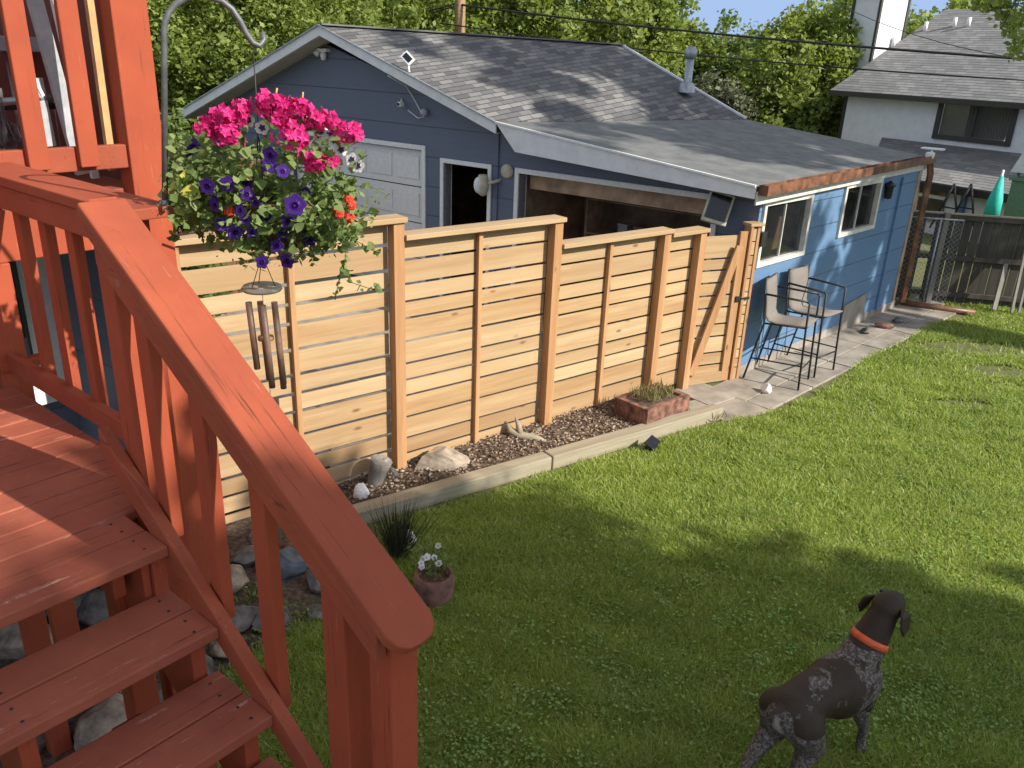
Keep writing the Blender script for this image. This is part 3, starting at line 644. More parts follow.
P[:,2]+=A[:,2]*.6; quads('dry_grass','' if 0 else P,A,B,'drygrass',t)
for k,(x,y,nn2) in enumerate([(706,420,140)]):
    p=G(x,y); P=np.c_[rng.normal(0,.09,nn2),rng.normal(0,.05,nn2),np.full(nn2,.03)]; A=np.c_[rng.normal(0,.02,nn2),rng.normal(0,.02,nn2),rng.uniform(.02,.07,nn2)]; B=np.cross(A,rdir(nn2)); B=B/np.linalg.norm(B,axis=1)[:,None]*.005
    P[:,2]+=A[:,2]*.6; o=quads('dry_weed',P,A,B,'drygrass'); o.location=tuple(p); tag(o,['dry weed tuft between timber end and gate','dry weed tuft at the planter corner under the slats','dry weed tuft at the lawn corner of the patio'][k],'weed','dry weeds')
p=G(651,452); t=thing('solar_light','small black angled solar spotlight on the lawn edge','light',p,pz+.3)
o=MB().box(-.07,.07,-.05,.05,0,.012).build('solar_face','screen',t,.003); o.location=(0,0,.09); o.rotation_euler=(R(25),R(-12),0)
o=MB().prism([(-.05,-.04,0),(.05,-.04,0),(.06,.04,0),(-.06,.04,0)],(0,0,.07)).build('light_body','black',t,.005)
rock(G(440,474)+np.array([0,0,.10]),(.26,.15,.17),'sand2','pale flat faced boulder leaning by the fence post',11,'rocks in the planting bed')
rock(G(395,482)+np.array([0,0,.05]),(.13,.09,.07),'stone1','dark stone in the mulch left of the pale boulder',12,'rocks in the planting bed')
rock(G(536,440)+np.array([0,0,.06]),(.14,.07,.05),'stone2','flat pale stone at the foot of the middle fence post',13,'rocks in the planting bed')
rock(G(412,470)+np.array([0,0,.05]),(.22,.09,.06),'stone1','long grey brown stone behind the pale boulder',14,'rocks in the planting bed')
rock(G(362,500)+np.array([0,0,.06]),(.09,.08,.09),'white','white speckled rock beside the driftwood stump',15,'rocks in the planting bed')
p=G(374,492); t=MB().tube([(0,0,0),(.01,.01,.1),(.04,.02,.2),(.06,.02,.27)],[.06,.065,.075,.09],9).tube([(.03,.02,.2),(.11,.03,.28)],[.04,.015],6).build('driftwood_stump','old_z'); t.location=tuple(p); tag(t,'upright grey driftwood stump behind the railing end','driftwood')
p=G(520,446); t=MB().tube([(-.12,.05,.13),(-.09,.03,.07),(0,.0,.04),(.13,-.02,.03),(.22,-.06,.02)],[.012,.035,.04,.035,.02],8).tube([(0,0,.04),(-.02,.02,.13),(-.05,.04,.2)],[.035,.025,.008],7).build('driftwood_branch','old_x'); t.location=tuple(p+np.array([0,0,.06])); tag(t,'forked pale driftwood branch lying on the mulch','driftwood')
p=G(322,476); t=thing('stump_stand','short round post with a pale blue metal top','stump',p); 
MB().lathe([(.07,-.02),(.065,.12),(.07,.22)],14).build('stump','old_z',t); MB().lathe([(0,.235),(.06,.235),(.085,.225),(.085,.215),(0,.215)],16).build('metal_top','galv',t)
# ================================================================= ROCK PILE BESIDE / UNDER DECK
rk=[(205,548,.13,'stone3'),(232,575,.12,'stone2'),(248,552,.11,'stone1'),(190,600,.10,'stone2'),(283,560,.19,'stone4'),(318,575,.1,'stone1'),(240,612,.12,'stone1'),(270,615,.13,'stone1'),(215,530,.1,'stone3'),
    (262,532,.1,'stone2'),(300,538,.1,'stone3'),(180,640,.12,'stone1'),(205,570,.09,'stone2'),(60,600,.2,'stone1'),(100,610,.18,'stone1'),(20,640,.18,'stone2'),(50,660,.16,'stone4'),(140,585,.15,'stone1'),
    (110,720,.2,'stone2'),(35,700,.16,'stone1'),(80,650,.12,'stone1'),(150,650,.14,'stone2'),(200,665,.12,'stone1'),(15,735,.18,'stone1'),(320,605,.08,'stone1'),(225,640,.1,'stone2'),(175,560,.12,'stone1'),(160,700,.12,'stone1'),(345,545,.1,'stone2'),(190,535,.1,'stone1')]
RL=['reddish flat stone near the foot of the grey post','tan rock just outside the bottom stair rail','grey rock left of the second baluster','tan rock touching the bottom rail above the weeds','large blue grey slab rock behind the second baluster','grey rock right of the blue grey slab','grey rock at the weed edge between rail and baluster','round grey rock at the foot of the second baluster','reddish stone close under the white pipe','small tan stone between pipe and slab rock','red stone above the blue grey slab','grey rock seen under the right end of the second tread','small tan rock between two red stones','big grey rock under the landing front edge','grey rock under the landing beside the support post','tan rock under the far left of the landing','blue grey rock in the gap above the second tread','grey rock behind the stair stringer','pale tan boulder in the gap above the third tread','grey rock left of the pale tan boulder','grey rock low behind the second tread','tan rock behind the right stringer','grey rock in the weeds right of the second tread','grey rock in the bottom left corner under the treads','small grey rock at the grass edge below the slab','tan rock in the weeds beside the bottom rail','grey rock close behind the landing corner','grey rock right of the pale tan boulder','tan stone at the lawn edge behind the wiry grass','grey rock against the grey post base']
for k,(x,y,r,m) in enumerate(rk):
    p=G(x,y,.08); rr=random.Random(k)
    rock((p[0],p[1],r*.35),(r*rr.uniform(.9,1.4),r*rr.uniform(.7,1),r*rr.uniform(.5,.8)),m,RL[k],100+k,'rocks around the deck')
tag(MB().add([(float(G(x,y)[0]),float(G(x,y)[1]),.006) for x,y in [(-120,900),(-200,520),(120,470),(330,490),(380,545),(330,600),(200,690),(120,900)]],[tuple(range(8))]).build('rock_border','mulch'),kind='structure')
# ================================================================= POT WITH PETUNIAS, ORNAMENTAL GRASS
p=G(434,600); t=thing('stone_pot','round brown stone pot of white petunias beyond the railing end','pot',p)
MB().lathe([(.10,0),(.125,.06),(.13,.16),(.12,.2),(.10,.2),(.09,.15),(0,.15)],18).build('pot','stone3',t)
nb=420; Cc=np.array([[0,0,.22],[-.06,.03,.25],[.05,.05,.24],[-.02,.12,.28],[-.08,.1,.3]]); P,A,B=leafcloud(Cc,nb,.013,.10); quads('foliage',P,A,B,'bleaf',t)
def petunia(parent,pos,nrm,r,m,throat=None,name='petunia'):
    nrm=Vector(nrm).normalized(); x=nrm.orthogonal().normalized(); y=nrm.cross(x); c=Vector(pos)
    mb=MB(); vs=[c-nrm*r*.55]; N_=20
    for ring,(rr_,h) in enumerate(((.28,-.22),(.7,.0),(1.,-.02))):
        for k in range(N_):
            a=2*math.pi*k/N_; j=1+ (.13*math.cos(5*a) if ring==2 else 0); hh=h+(.07*math.cos(10*a) if ring else 0)
            vs.append(c+(x*math.cos(a)+y*math.sin(a))*r*rr_*j+nrm*r*hh)
    fs=[(0,1+k,1+(k+1)%N_) for k in range(N_)]
    for i in range(2):
        for k in range(N_): fs.append((1+i*N_+k,1+i*N_+(k+1)%N_,1+(i+1)*N_+(k+1)%N_,1+(i+1)*N_+k))
    o=mb.add(vs,fs,True).build(name,m,parent,fix=False)
    if throat:
        tb=MB(); tv=[c+nrm*r*.03]; 
        for k in range(10): a=2*math.pi*k/10; tv.append(c+(x*math.cos(a)+y*math.sin(a))*r*(.62 if k%2 else .38)+nrm*r*.10)
        tb.add(tv,[(0,1+k,1+(k+1)%10) for k in range(10)],True).build('throat',throat,o,fix=False)
    return o
for k in range(9):
    a=random.uniform(0,6.28); rr=random.uniform(.02,.12); petunia(t,(rr*math.cos(a)-.02,rr*math.sin(a),random.uniform(.26,.36)),(random.uniform(-.4,.6),-.7,.9),.02,'whitep')
p=G(398,560); t=thing('ornamental_grass','dark wiry ornamental grass tuft behind the railing end','grass tuft',p)
nb=330; A=np.c_[rng.normal(0,.05,nb),rng.normal(0,.05,nb),rng.uniform(.12,.24,nb)]; P=np.c_[rng.normal(0,.03,nb),rng.normal(0,.03,nb),np.zeros(nb)]+A; B=np.cross(A,rdir(nb)); B=B/np.linalg.norm(B,axis=1)[:,None]*.0025
MT['darkgrass']=leafmat('dark_grass',(.03,.035,.02),(.06,.06,.04),(.10,.10,.06),.2); quads('blades',P,A,B,'darkgrass',t)
rock(G(410,545)+np.array([0,0,.05]),(.06,.05,.07),'white','small white speckled rock behind the petunia pot',16,'rocks in the planting bed')
# ================================================================= RED DECK
O=np.array([-1.181,2.339,0.]); DT=R(-39)
dk=thing('deck_stairs','red painted wooden deck landing with stairs and railing','deck',O,DT)
def dbox(name,m,*a,bevel=.005): return MB().box(*a).build(name,m,dk,bevel)
LZ=1.75; YR=-.045; YL=-1.35
xx=.217; k=0
for wdt in [.14]*12:
    x0=xx-wdt+.006; yr=YR if x0>-.1 else .15
    dbox('landing_board','redy',x0,xx,YL,yr,LZ-.038+random.uniform(-.0015,.0015),LZ+random.uniform(-.0005,.001)); xx-=wdt; k+=1
# landing rim, treads, stringers
dbox('rim_board','redz',-.11,.19,YR-.045,YR,LZ-.19,LZ-.042); dbox('rim_board','redz',-1.45,-.11,.10,.148,LZ-.19,LZ-.042); dbox('rim_board','redz',-.108,-.09,YR,.148,LZ-.19,LZ-.002)
xf=.217; z=LZ
for i in range(1,8):
    xf+=.25; z-=.175
    for x0,x1 in ((xf-.285,xf-.146),(xf-.140,xf)): dbox('tread','redy',x0,x1,YL,YR,z-.038,z,bevel=.005)
for y0 in (-.115,-.60,-1.2):
    pts=[]; x=.217-.05; zt=LZ-.039
    prof=[(-.12,LZ-.039),(x,LZ-.039)]
    for i in range(1,9):
        prof+= [(x,LZ-.039-.175*i),(x+.25,LZ-.039-.175*i)]; x+=.25
    prof+= [(x,prof[-1][1]-.12)]
    low=[(x-.05,.0 if prof[-1][1]<.1 else prof[-1][1]-.1),(.18,LZ-.42),(-.12,LZ-.32)]
    pr=[p for p in prof if p[1]>=0.]
    MB().prism([(a,y0,b) for a,b in pr+low],(0,.045,0)).build('stringer','redz',dk,.003)
for (x,y) in ((-.08,-.14),(-.25,-.62),(-1.2,-.1),(-1.2,-1.1),(-.3,.10),(.35,-.35)):
    dbox('support_post','redz',x,x+.09,y,y+.09,0,LZ-.045 if x<.2 else LZ-.42)
dbox('joist','redz',-1.45,.10,-.18,-.14,LZ-.19,LZ-.045)
sc=0
for i in range(0,5):
    for y0 in (-.10,-.58):
        for dx in (.035,.10,.18,.245):
            MB().lathe([(0,.0012),(.0045,.0012),(.005,-.002)],8,(.217+.25*i-dx,y0+random.uniform(-.006,.006),LZ-.175*i+.0008)).build('screw','black',dk)
# landing rail
dbox('landing_cap_rail','red',-1.5,-.19,.14,.325,2.662,2.70)
dbox('landing_top_rail','red',-1.5,-.30,.155,.19,2.565,2.657)
dbox('landing_bottom_rail','red',-1.5,-.16,.165,.205,1.80,1.885)
for x in (-1.19,-.96,-.73,-.50): dbox('landing_baluster','redz',x-.03,x+.03,.195,.235,1.79,2.655)
dbox('corner_post','redz',-.385,-.295,.195,.285,.0,2.658)
# stair rail
hi=np.array([-.02,0,2.772]); lo=np.array([1.235,0,1.962]); sd=(lo-hi)/np.linalg.norm(lo-hi); su=np.array([-sd[2],0,sd[0]]); su=su if su[2]>0 else -su
# cap with rounded lower end
ln=np.linalg.norm(lo-hi); hw=.07; out=[(0,-hw),(ln,-hw)]
out=[(0,-hw)]+[(ln,-hw),(ln+.03,-hw+.012),(ln+.048,-hw+.035),(ln+.052,0),(ln+.048,hw-.035),(ln+.03,hw-.012),(ln,hw)]+[(0,hw)]
cp=MB().prism([(a,b,-.038) for a,b in out],(0,0,.038)).build('handrail_cap','red',dk,.007)
cp.location=(float(hi[0]),.012,float(hi[2])); cp.rotation_euler=(0,math.atan2(-sd[2],sd[0]),0)
def srail(name,x0,x1,y0,y1,t0,t1,zf,m='red'):
    o=MB().prism([(x0,y0,zf(x0)-t1),(x1,y0,zf(x1)-t1),(x1,y0,zf(x1)-t0),(x0,y0,zf(x0)-t0)],(0,y1-y0,0)).build(name,m,dk,.005); return o
zc=lambda x: 2.772+(x+.02)*(1.985-2.772)/1.22
zb=lambda x: 2.03-(x+.16)*.695
srail('stair_top_rail',.0,1.17,-.040,-.004,.048,.165,zc); srail('stair_trim',-.02,1.19,-.053,-.041,.05,.085,zc)
srail('stair_bottom_rail',-.16,1.35,-.045,-.005,.0,.10,zb)
for x in (.13,.39,.655): MB().prism([(x-.035,0,zb(x)-.10),(x+.035,0,zb(x)-.10),(x+.035,0,zc(x+.035)-.047),(x-.035,0,zc(x-.035)-.047)],(0,.038,0)).build('baluster','redz',dk,.004)
for x,w_ in ((-.04,.09),(.96,.09),(1.14,.085)): MB().prism([(x-w_/2,-.001,0),(x+w_/2,-.001,0),(x+w_/2,-.001,zc(x+w_/2)-.047),(x-w_/2,-.001,zc(x-w_/2)-.047)],(0,.088,0)).build('railing_post','redz',dk,.005)
# ---- porch behind landing (local frame same as deck)
po=thing('porch','red painted porch screen with a heavy corner post behind the landing','porch',O,DT)
def pbox(name,m,*a,bevel=.005): return MB().box(*a).build(name,m,po,bevel)
PX=-1.5
pbox('corner_post','redz',PX-.10,PX+.02,.83,1.0,0,5.2)
pbox('beam','red',PX-.045,PX+.0,-2.2,.829,2.64,2.745)
pbox('rim_joist','redz',PX-.06,PX-.015,-2.2,.83,2.28,2.50)
for y in (.638,.425,.21,-.005,-.22,-.435,-.65): pbox('upright','redz',PX+.001,PX+.036,y-.04,y+.045,2.66 if y<.5 else 2.66,4.6)
pbox('lower_post','redz',PX-.05,PX-.0,.13,.25,0,2.28); pbox('lower_post','redz',PX-.05,PX,-.75,-.66,0,2.28)
pbox('lower_rail','redz',PX-.055,PX-.002,-2.2,.13,1.80,1.90); pbox('base_board','redz',PX-.05,PX+.01,.13,.32,1.80,1.84)
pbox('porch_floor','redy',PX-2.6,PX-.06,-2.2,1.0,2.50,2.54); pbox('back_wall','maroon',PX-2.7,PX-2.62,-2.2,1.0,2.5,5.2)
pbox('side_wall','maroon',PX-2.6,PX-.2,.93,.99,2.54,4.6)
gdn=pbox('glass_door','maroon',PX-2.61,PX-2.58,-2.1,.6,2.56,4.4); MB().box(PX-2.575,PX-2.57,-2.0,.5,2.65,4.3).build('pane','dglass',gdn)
_ex=np.array([math.cos(DT),math.sin(DT),0]); _ey=np.array([-math.sin(DT),math.cos(DT),0])
def LP(px,py,lx):
    o_=O+_ex*lx; p=WL(px,py,o_,o_+_ey)-O; return float(p.dot(_ey)),float(p[2])
for (xa_,ya_,xb_,yb_) in [(29,14,37,34),(37,47,44,64),(0,108,6,122),(50,102,55,118)]:  # reflected window panes painted onto the dark door as pale blue boxes
    (y0,z1),(y1,z0)=LP(xa_,ya_,PX-2.56),LP(xb_,yb_,PX-2.56); MB().box(PX-2.569,PX-2.562,y0,max(y1,y0+.06),z0,z1).build('painted_reflection','sky_refl',gdn)
    MB().box(PX-2.562,PX-2.555,y0,max(y1,y0+.06),(z0+z1)/2-.012,(z0+z1)/2+.012).build('reflection_muntin','black',gdn)  # dark bar splitting each painted reflection
def pth(name,label,cat): return thing(name,label,cat,O,DT)
t=pth('grey_board','long grey board leaning inside the porch screen','board'); MB().bar((PX-.20,.70,2.6),(PX-.16,.50,4.1),.06,.03,up=(1,0,0)).build('board','grey',t)
t=pth('white_pole','white pole leaning inside the porch beside the corner post','pole'); MB().bar((PX-.30,.80,2.56),(PX-.26,.66,4.1),.032,.03,up=(1,0,0)).build('pole','white',t)
t=pth('wood_plank','tan wooden plank standing inside the porch next to the corner post','plank'); MB().bar((PX-.10,.795,2.62),(PX-.10,.80,4.1),.032,.03,up=(1,0,0)).build('plank','tan',t)
t=pth('porch_table','grey metal table frame on the porch behind the red uprights','table')
_,zt5=LP(45,44,PX-.9); yR=LP(60,44,PX-.9)[0]
MB().box(PX-1.5,PX-.9,-.9,yR,zt5-.04,zt5+.03).build('table_top','grey',t,.005)
for x,y in ((PX-1.45,-.85),(PX-.95,-.85),(PX-1.45,yR-.05),(PX-.95,yR-.04)): MB().tube([(x,y,2.54),(x,y,zt5-.04)],.022,8).build('leg','galv',t)
t=pth('porch_chair','folding chair with a grey frame leaning behind the red uprights','chair')
ya,za=LP(36,78,PX-.5); yb,zb5=LP(50,146,PX-.5); MB().bar((PX-.5,ya,za),(PX-.5,yb,zb5),.05,.03,up=(1,0,0)).build('leg','grey',t)
ya,za=LP(31,72,PX-.45); yb,zb5=LP(43,96,PX-.45); MB().bar((PX-.45,ya,za),(PX-.45,yb,zb5),.014,.012,up=(1,0,0)).build('armrest','white',t)
ya,za=LP(-20,104,PX-.5); yb,zb5=LP(62,97,PX-.5); MB().tube([(PX-.5,ya,za),(PX-.5,yb,zb5)],.018,8).build('crossbar','galv',t); MB().box(PX-.9,PX-.55,ya,yb,zb5-.06,zb5-.03).build('seat','black',t,.004)
t=pth('glass_lantern','small clear glass lantern standing behind the porch beam','lantern'); yl_,zl_=LP(5,135,PX-.16)
MB().lathe([(0,.17),(.014,.16),(.016,.07),(.05,.04),(.06,-.01),(.05,-.06),(0,-.065)],16,(PX-.16,yl_,zl_)).build('globe','glass',t); MB().lathe([(0,-.07),(.055,-.07),(.06,-.10),(.0,-.10)],16,(PX-.16,yl_,zl_)).build('lantern_base','white',t); MB().lathe([(0,.20),(.02,.19),(.02,.155),(0,.15)],12,(PX-.16,yl_,zl_)).build('lantern_cap','white',t)
t=pth('wire_shelf','thin wire shelf bracket beside the corner post','bracket'); MB().tube([(PX+.1,.95,2.32),(PX+.5,1.35,2.42)],.006,6).build('wire','galv',t)
# house wall below the porch
ho=thing('house_wall','blue house wall with a white framed basement window below the porch','house',O,DT)
WX=PX-1.10
MB().box(WX,WX+.08,.80,.89,0,2.5).box(WX,WX+.08,-2.2,-.4,0,2.5).box(WX,WX+.08,-.4,.80,0,1.2).box(WX,WX+.08,-.4,.80,2.28,2.5).build('wall','blue',ho)
mb=MB().box(WX+.02,WX+.12,.64,.80,1.2,2.28).box(WX+.02,WX+.12,-.4,-.3,1.2,2.28).box(WX+.02,WX+.12,-.3,.64,2.18,2.28).box(WX+.02,WX+.12,-.3,.64,1.2,1.3)
bx('side_wall','blue',ho,WX+.08,PX-.13,.81,.89,0,2.45)
wf=mb.build('window','white',ho,.004); MB().box(WX+.04,WX+.045,-.3,.64,1.3,2.18).build('pane','dglass',wf)
bx('foundation','stone1',ho,PX-1.04,PX-.98,-2.2,.80,0,.4)
# ================================================================= HANGING BASKET
cap_end=G(166,206,2.66)
hb=np.array([-1.13,2.70,2.30]); bc=AY(262,185,2.82)
hk=thing('shepherd_hook','tall grey metal crook fixed to the landing rail end','hook',hb)
top=AY(205,-16,2.76); tip=AY(256,78,2.82)
p0=AY(165,203,2.70); p1=AY(164,30,2.72); pp=[p0,p1]+[AY(x,y,2.72+i*.01) for i,(x,y) in enumerate([(165,22),(169,12),(176,4),(186,-2),(198,-4),(210,-3),(222,1),(232,9),(240,21),(246,33),(253,43),(260,46),(264,40),(262,33)])]
MB().tube([q-hb for q in pp],.0095,10).build('crook','hookm',hk)
MB().box(-.014,.014,-.014,.014,-.03,.01).build('mount','hookm',hk).location=tuple(p0-hb)
hbk=thing('hanging_basket','overflowing hanging basket of pink, purple, white and red flowers','flower basket',bc)
bowl=np.array([.06,.05,-.06])
MB().lathe([(.0,-.16),(.07,-.155),(.13,-.10),(.165,-.0),(.17,.015),(.155,.01),(0,.0)],20,tuple(bowl)).build('basket_bowl',plain('coir_liner',(.16,.10,.055),.95,var=.5,ns=40,bs=.8),hbk)
hook=AY(253,45,2.82)-bc
hg=MB()
for k in range(3):
    a=k*2.1+.4; hg.tube([hook,(hook*.3+np.array([.0,0,.05])),bowl+np.array([.165*math.cos(a),.165*math.sin(a),0])],.0022,5)
hg.build('hanger_chain','black',hbk)
def bpx(x,y,depth): return AY(x,y,2.82+depth)-bc
# foliage clumps by outline
cl=[];
for (x,y,rx,ry,n) in [(265,170,85,55,75),(215,175,40,45,22),(320,180,45,45,22),(275,225,70,32,60),(230,205,45,28,14),(345,215,22,28,8),(190,205,16,22,6)]:
    for _ in range(n):
        a=random.uniform(0,6.28); r=random.random()**.5; cl.append(bpx(x+rx*r*math.cos(a),y+ry*r*math.sin(a),random.uniform(-.2,.2)*(1-.3*r)))
cl=np.array(cl)
def round_leaves(name,C,n,size,spread,m,parent):
    idx=rng.integers(0,len(C),n); P=C[idx]+rdir(n)*(rng.random((n,1))**.6)*spread
    nrm=rdir(n); nrm[:,2]=abs(nrm[:,2])+.3; nrm[:,1]-=.4; nrm/=np.linalg.norm(nrm,axis=1)[:,None]
    X_=np.cross(nrm,rdir(n)); X_/=np.linalg.norm(X_,axis=1)[:,None]; Y_=np.cross(nrm,X_); s_=size*rng.uniform(.5,1.25,(n,1))
    K=7; V=np.empty((n,K+1,3)); V[:,0]=P
    for k in range(K):
        a=2*math.pi*k/K; rr=s_*(.75+.35*((k%2)))
        V[:,k+1]=P+X_*math.cos(a)*rr+Y_*math.sin(a)*rr*.85+nrm*s_*rng.uniform(.0,.25,(n,1))
    me=bpy.data.meshes.new(name); F=np.array([(0,1+k,1+(k+1)%K) for k in range(K)]); F=(F[None]+ (np.arange(n)*(K+1))[:,None,None]).reshape(-1,3)
    me.vertices.add(n*(K+1)); me.vertices.foreach_set('co',V.reshape(-1)); nf=len(F); me.loops.add(nf*3); me.polygons.add(nf)
    me.loops.foreach_set('vertex_index',F.reshape(-1).astype(np.int32)); me.polygons.foreach_set('loop_start',np.arange(0,nf*3,3,dtype=np.int32)); me.polygons.foreach_set('use_smooth',np.ones(nf,bool)); me.update(calc_edges=True)
    me.materials.append(MT[m]); o=bpy.data.objects.new(name,me); COL.objects.link(o); o.parent=parent; return o
round_leaves('foliage',cl,1900,.019,.06,'bleaf',hbk)
P,A,B=leafcloud(cl[cl[:,2]<.05],2800,.012,.075); quads('fine_foliage',P,A,B,'bleaf',hbk)
for (x,y,s_) in [(178,185,.035),(192,192,.034),(186,178,.028),(238,182,.03),(246,176,.028)]:
    q=bpx(x,y,-.14); o=round_leaves('yellow_leaf',np.array([q]),2 if x<200 else 1,s_,.01,'yleaf',hbk)
def out(q): return (q[0]*.8,q[1]-.55,q[2]*.6+.15)
for k,(x,y) in enumerate([(205,183),(204,192),(213,197),(228,184),(247,181),(247,194),(255,202),(270,155),(283,171),(269,165),(245,219),(266,218),(288,221),(305,193),(283,233),(193,146),(190,155),(235,232),(310,239),(207,186),(287,261),(262,262),(222,224),(252,232),(295,205),(277,246),(214,205),(192,170),(240,210),(300,225)]):
    q=bpx(x,y,random.uniform(-.20,-.12) if 205<x<300 else -.06); petunia(hbk,q,(random.uniform(-.5,.5)+q[0],-.9,random.uniform(-.2,.5)),random.uniform(.019,.026),'purple')
big=petunia(hbk,bpx(295,205,-.22),(.1,-1,.15),.033,'purple')
for (x,y) in [(290,125),(262,128),(318,150),(341,150),(352,160),(249,120),(300,117),(311,124),(322,131),(334,140),(330,133),(358,166),(319,135)]:
    q=bpx(x,y,-.11); petunia(hbk,q,(random.uniform(-.7,.7),-1,random.uniform(0,.9)),.021,'whitep','dkpurple')
for (x,y,s_) in [(210,126,.045),(235,115,.05),(228,133,.055),(268,103,.05),(283,108,.05),(298,107,.04),(293,133,.058),(320,118,.045),(347,131,.05),(315,162,.045),(335,124,.035),(331,160,.02),(245,108,.03),(218,120,.04),(278,116,.035)]:
    c=bpx(x,y,-.13); mb=MB(); n=int(26*(s_/.05)**1.5)+6
    for k in range(n):
        d=rdir(1)[0]; d[1]=-abs(d[1]); d[2]=d[2]*.7; d[0]*=1.15; q=c+d*s_*random.uniform(.45,1.1); nrm=(Vector(d)+Vector(rdir(1)[0])*.5).normalized(); X_=nrm.orthogonal().normalized(); Y_=nrm.cross(X_); r=.017
        for j in range(5):
            a=2*math.pi*j/5+k; u_=X_*math.cos(a)+Y_*math.sin(a); v2=-X_*math.sin(a)+Y_*math.cos(a)
            Q=Vector(q); mb.add([Q,Q+u_*r*.6+v2*r*.42+nrm*.003,Q+u_*r*1.1+nrm*.001,Q+u_*r*.6-v2*r*.42+nrm*.003],[(0,1,2,3)])
    mb.build('geranium_head','pink',hbk,fix=False)
for (x,y) in [(337,208),(349,199),(351,205),(350,218),(229,211),(340,214),(253,196)]:
    if x in(253,): continue
    q=bpx(x,y,-.14); mb=MB()
    for k in range(9):
        d=rdir(1)[0]; d[1]=-abs(d[1]); Q=Vector(q+d*.014); nrm=Vector(d); X_=nrm.orthogonal().normalized(); Y_=nrm.cross(X_)
        mb.add([Q-X_*.013,Q-Y_*.011,Q+X_*.013,Q+Y_*.011],[(0,1,2,3)])
    mb.build('red_blossom','redp',hbk,fix=False)
# trailing vines
for k,line in enumerate([[(345,215),(347,240),(345,262),(340,275),(335,300)],[(330,170),(350,185),(375,188),(388,195)],[(345,225),(355,240),(372,250),(380,252)],[(300,240),(303,258)],[(190,220),(178,235),(172,240)],[(342,262),(350,282),(368,288),(380,290)],[(225,225),(215,238),(210,246)]]):
    vv=MB().tube([bpx(x,y,-.03) for x,y in line],.0016,5).build('vine_stem','bleaf',hbk)
    pts=[]
    for a_,b_ in zip(line[:-1],line[1:]):
        for s_ in (.15,.5,.85): pts.append(bpx(a_[0]+(b_[0]-a_[0])*s_,a_[1]+(b_[1]-a_[1])*s_,-.03))
    round_leaves('vine_leaves',np.array(pts),len(pts)*2,.016,.018,'bleaf',hbk)
MB().tube([bpx(275,100,0),bpx(277,88,0)],.003,5).tube([bpx(302,104,0),bpx(303,92,0)],.003,5).build('plant_stake','tan',hbk)
# wind chime
wc_=AY(262,288,2.82); ch=thing('wind_chime','bronze tube wind chime with a pale disc below the flower basket','wind chime',wc_)
MB().lathe([(0,.008),(.066,.008),(.072,0),(.066,-.008),(0,-.008)],24).build('disc','palewood',ch)
bt=bpx(262,255,0)+bc-wc_; mb=MB()
for k in range(3): a=k*2.09; mb.tube([bt,(.05*math.cos(a),.05*math.sin(a),0)],.0015,4)
mb.build('cord','black',ch)
for k,(x,ln_,tp) in enumerate([(-.042,.25,.045),(-.022,.3,.06),(.012,.31,.05),(.04,.33,.05),(.028,.28,.10)]):
    y=[-.03,.035,-.045,.0,.045][k]; MB().tube([(x,y,-tp),(x+.012,y,-tp-ln_)],.0115,12).build('chime_tube','bronze',ch)
MB().lathe([(0,0),(.028,0),(.028,-.012),(0,-.012)],16,(0,0,-.18)).build('striker','tan',ch)
MB().box(-.03,.03,-.004,.004,-.50,-.42).tube([(0,0,0),(0,0,-.42)],.0012,4).build('wind_sail','old_x',ch)
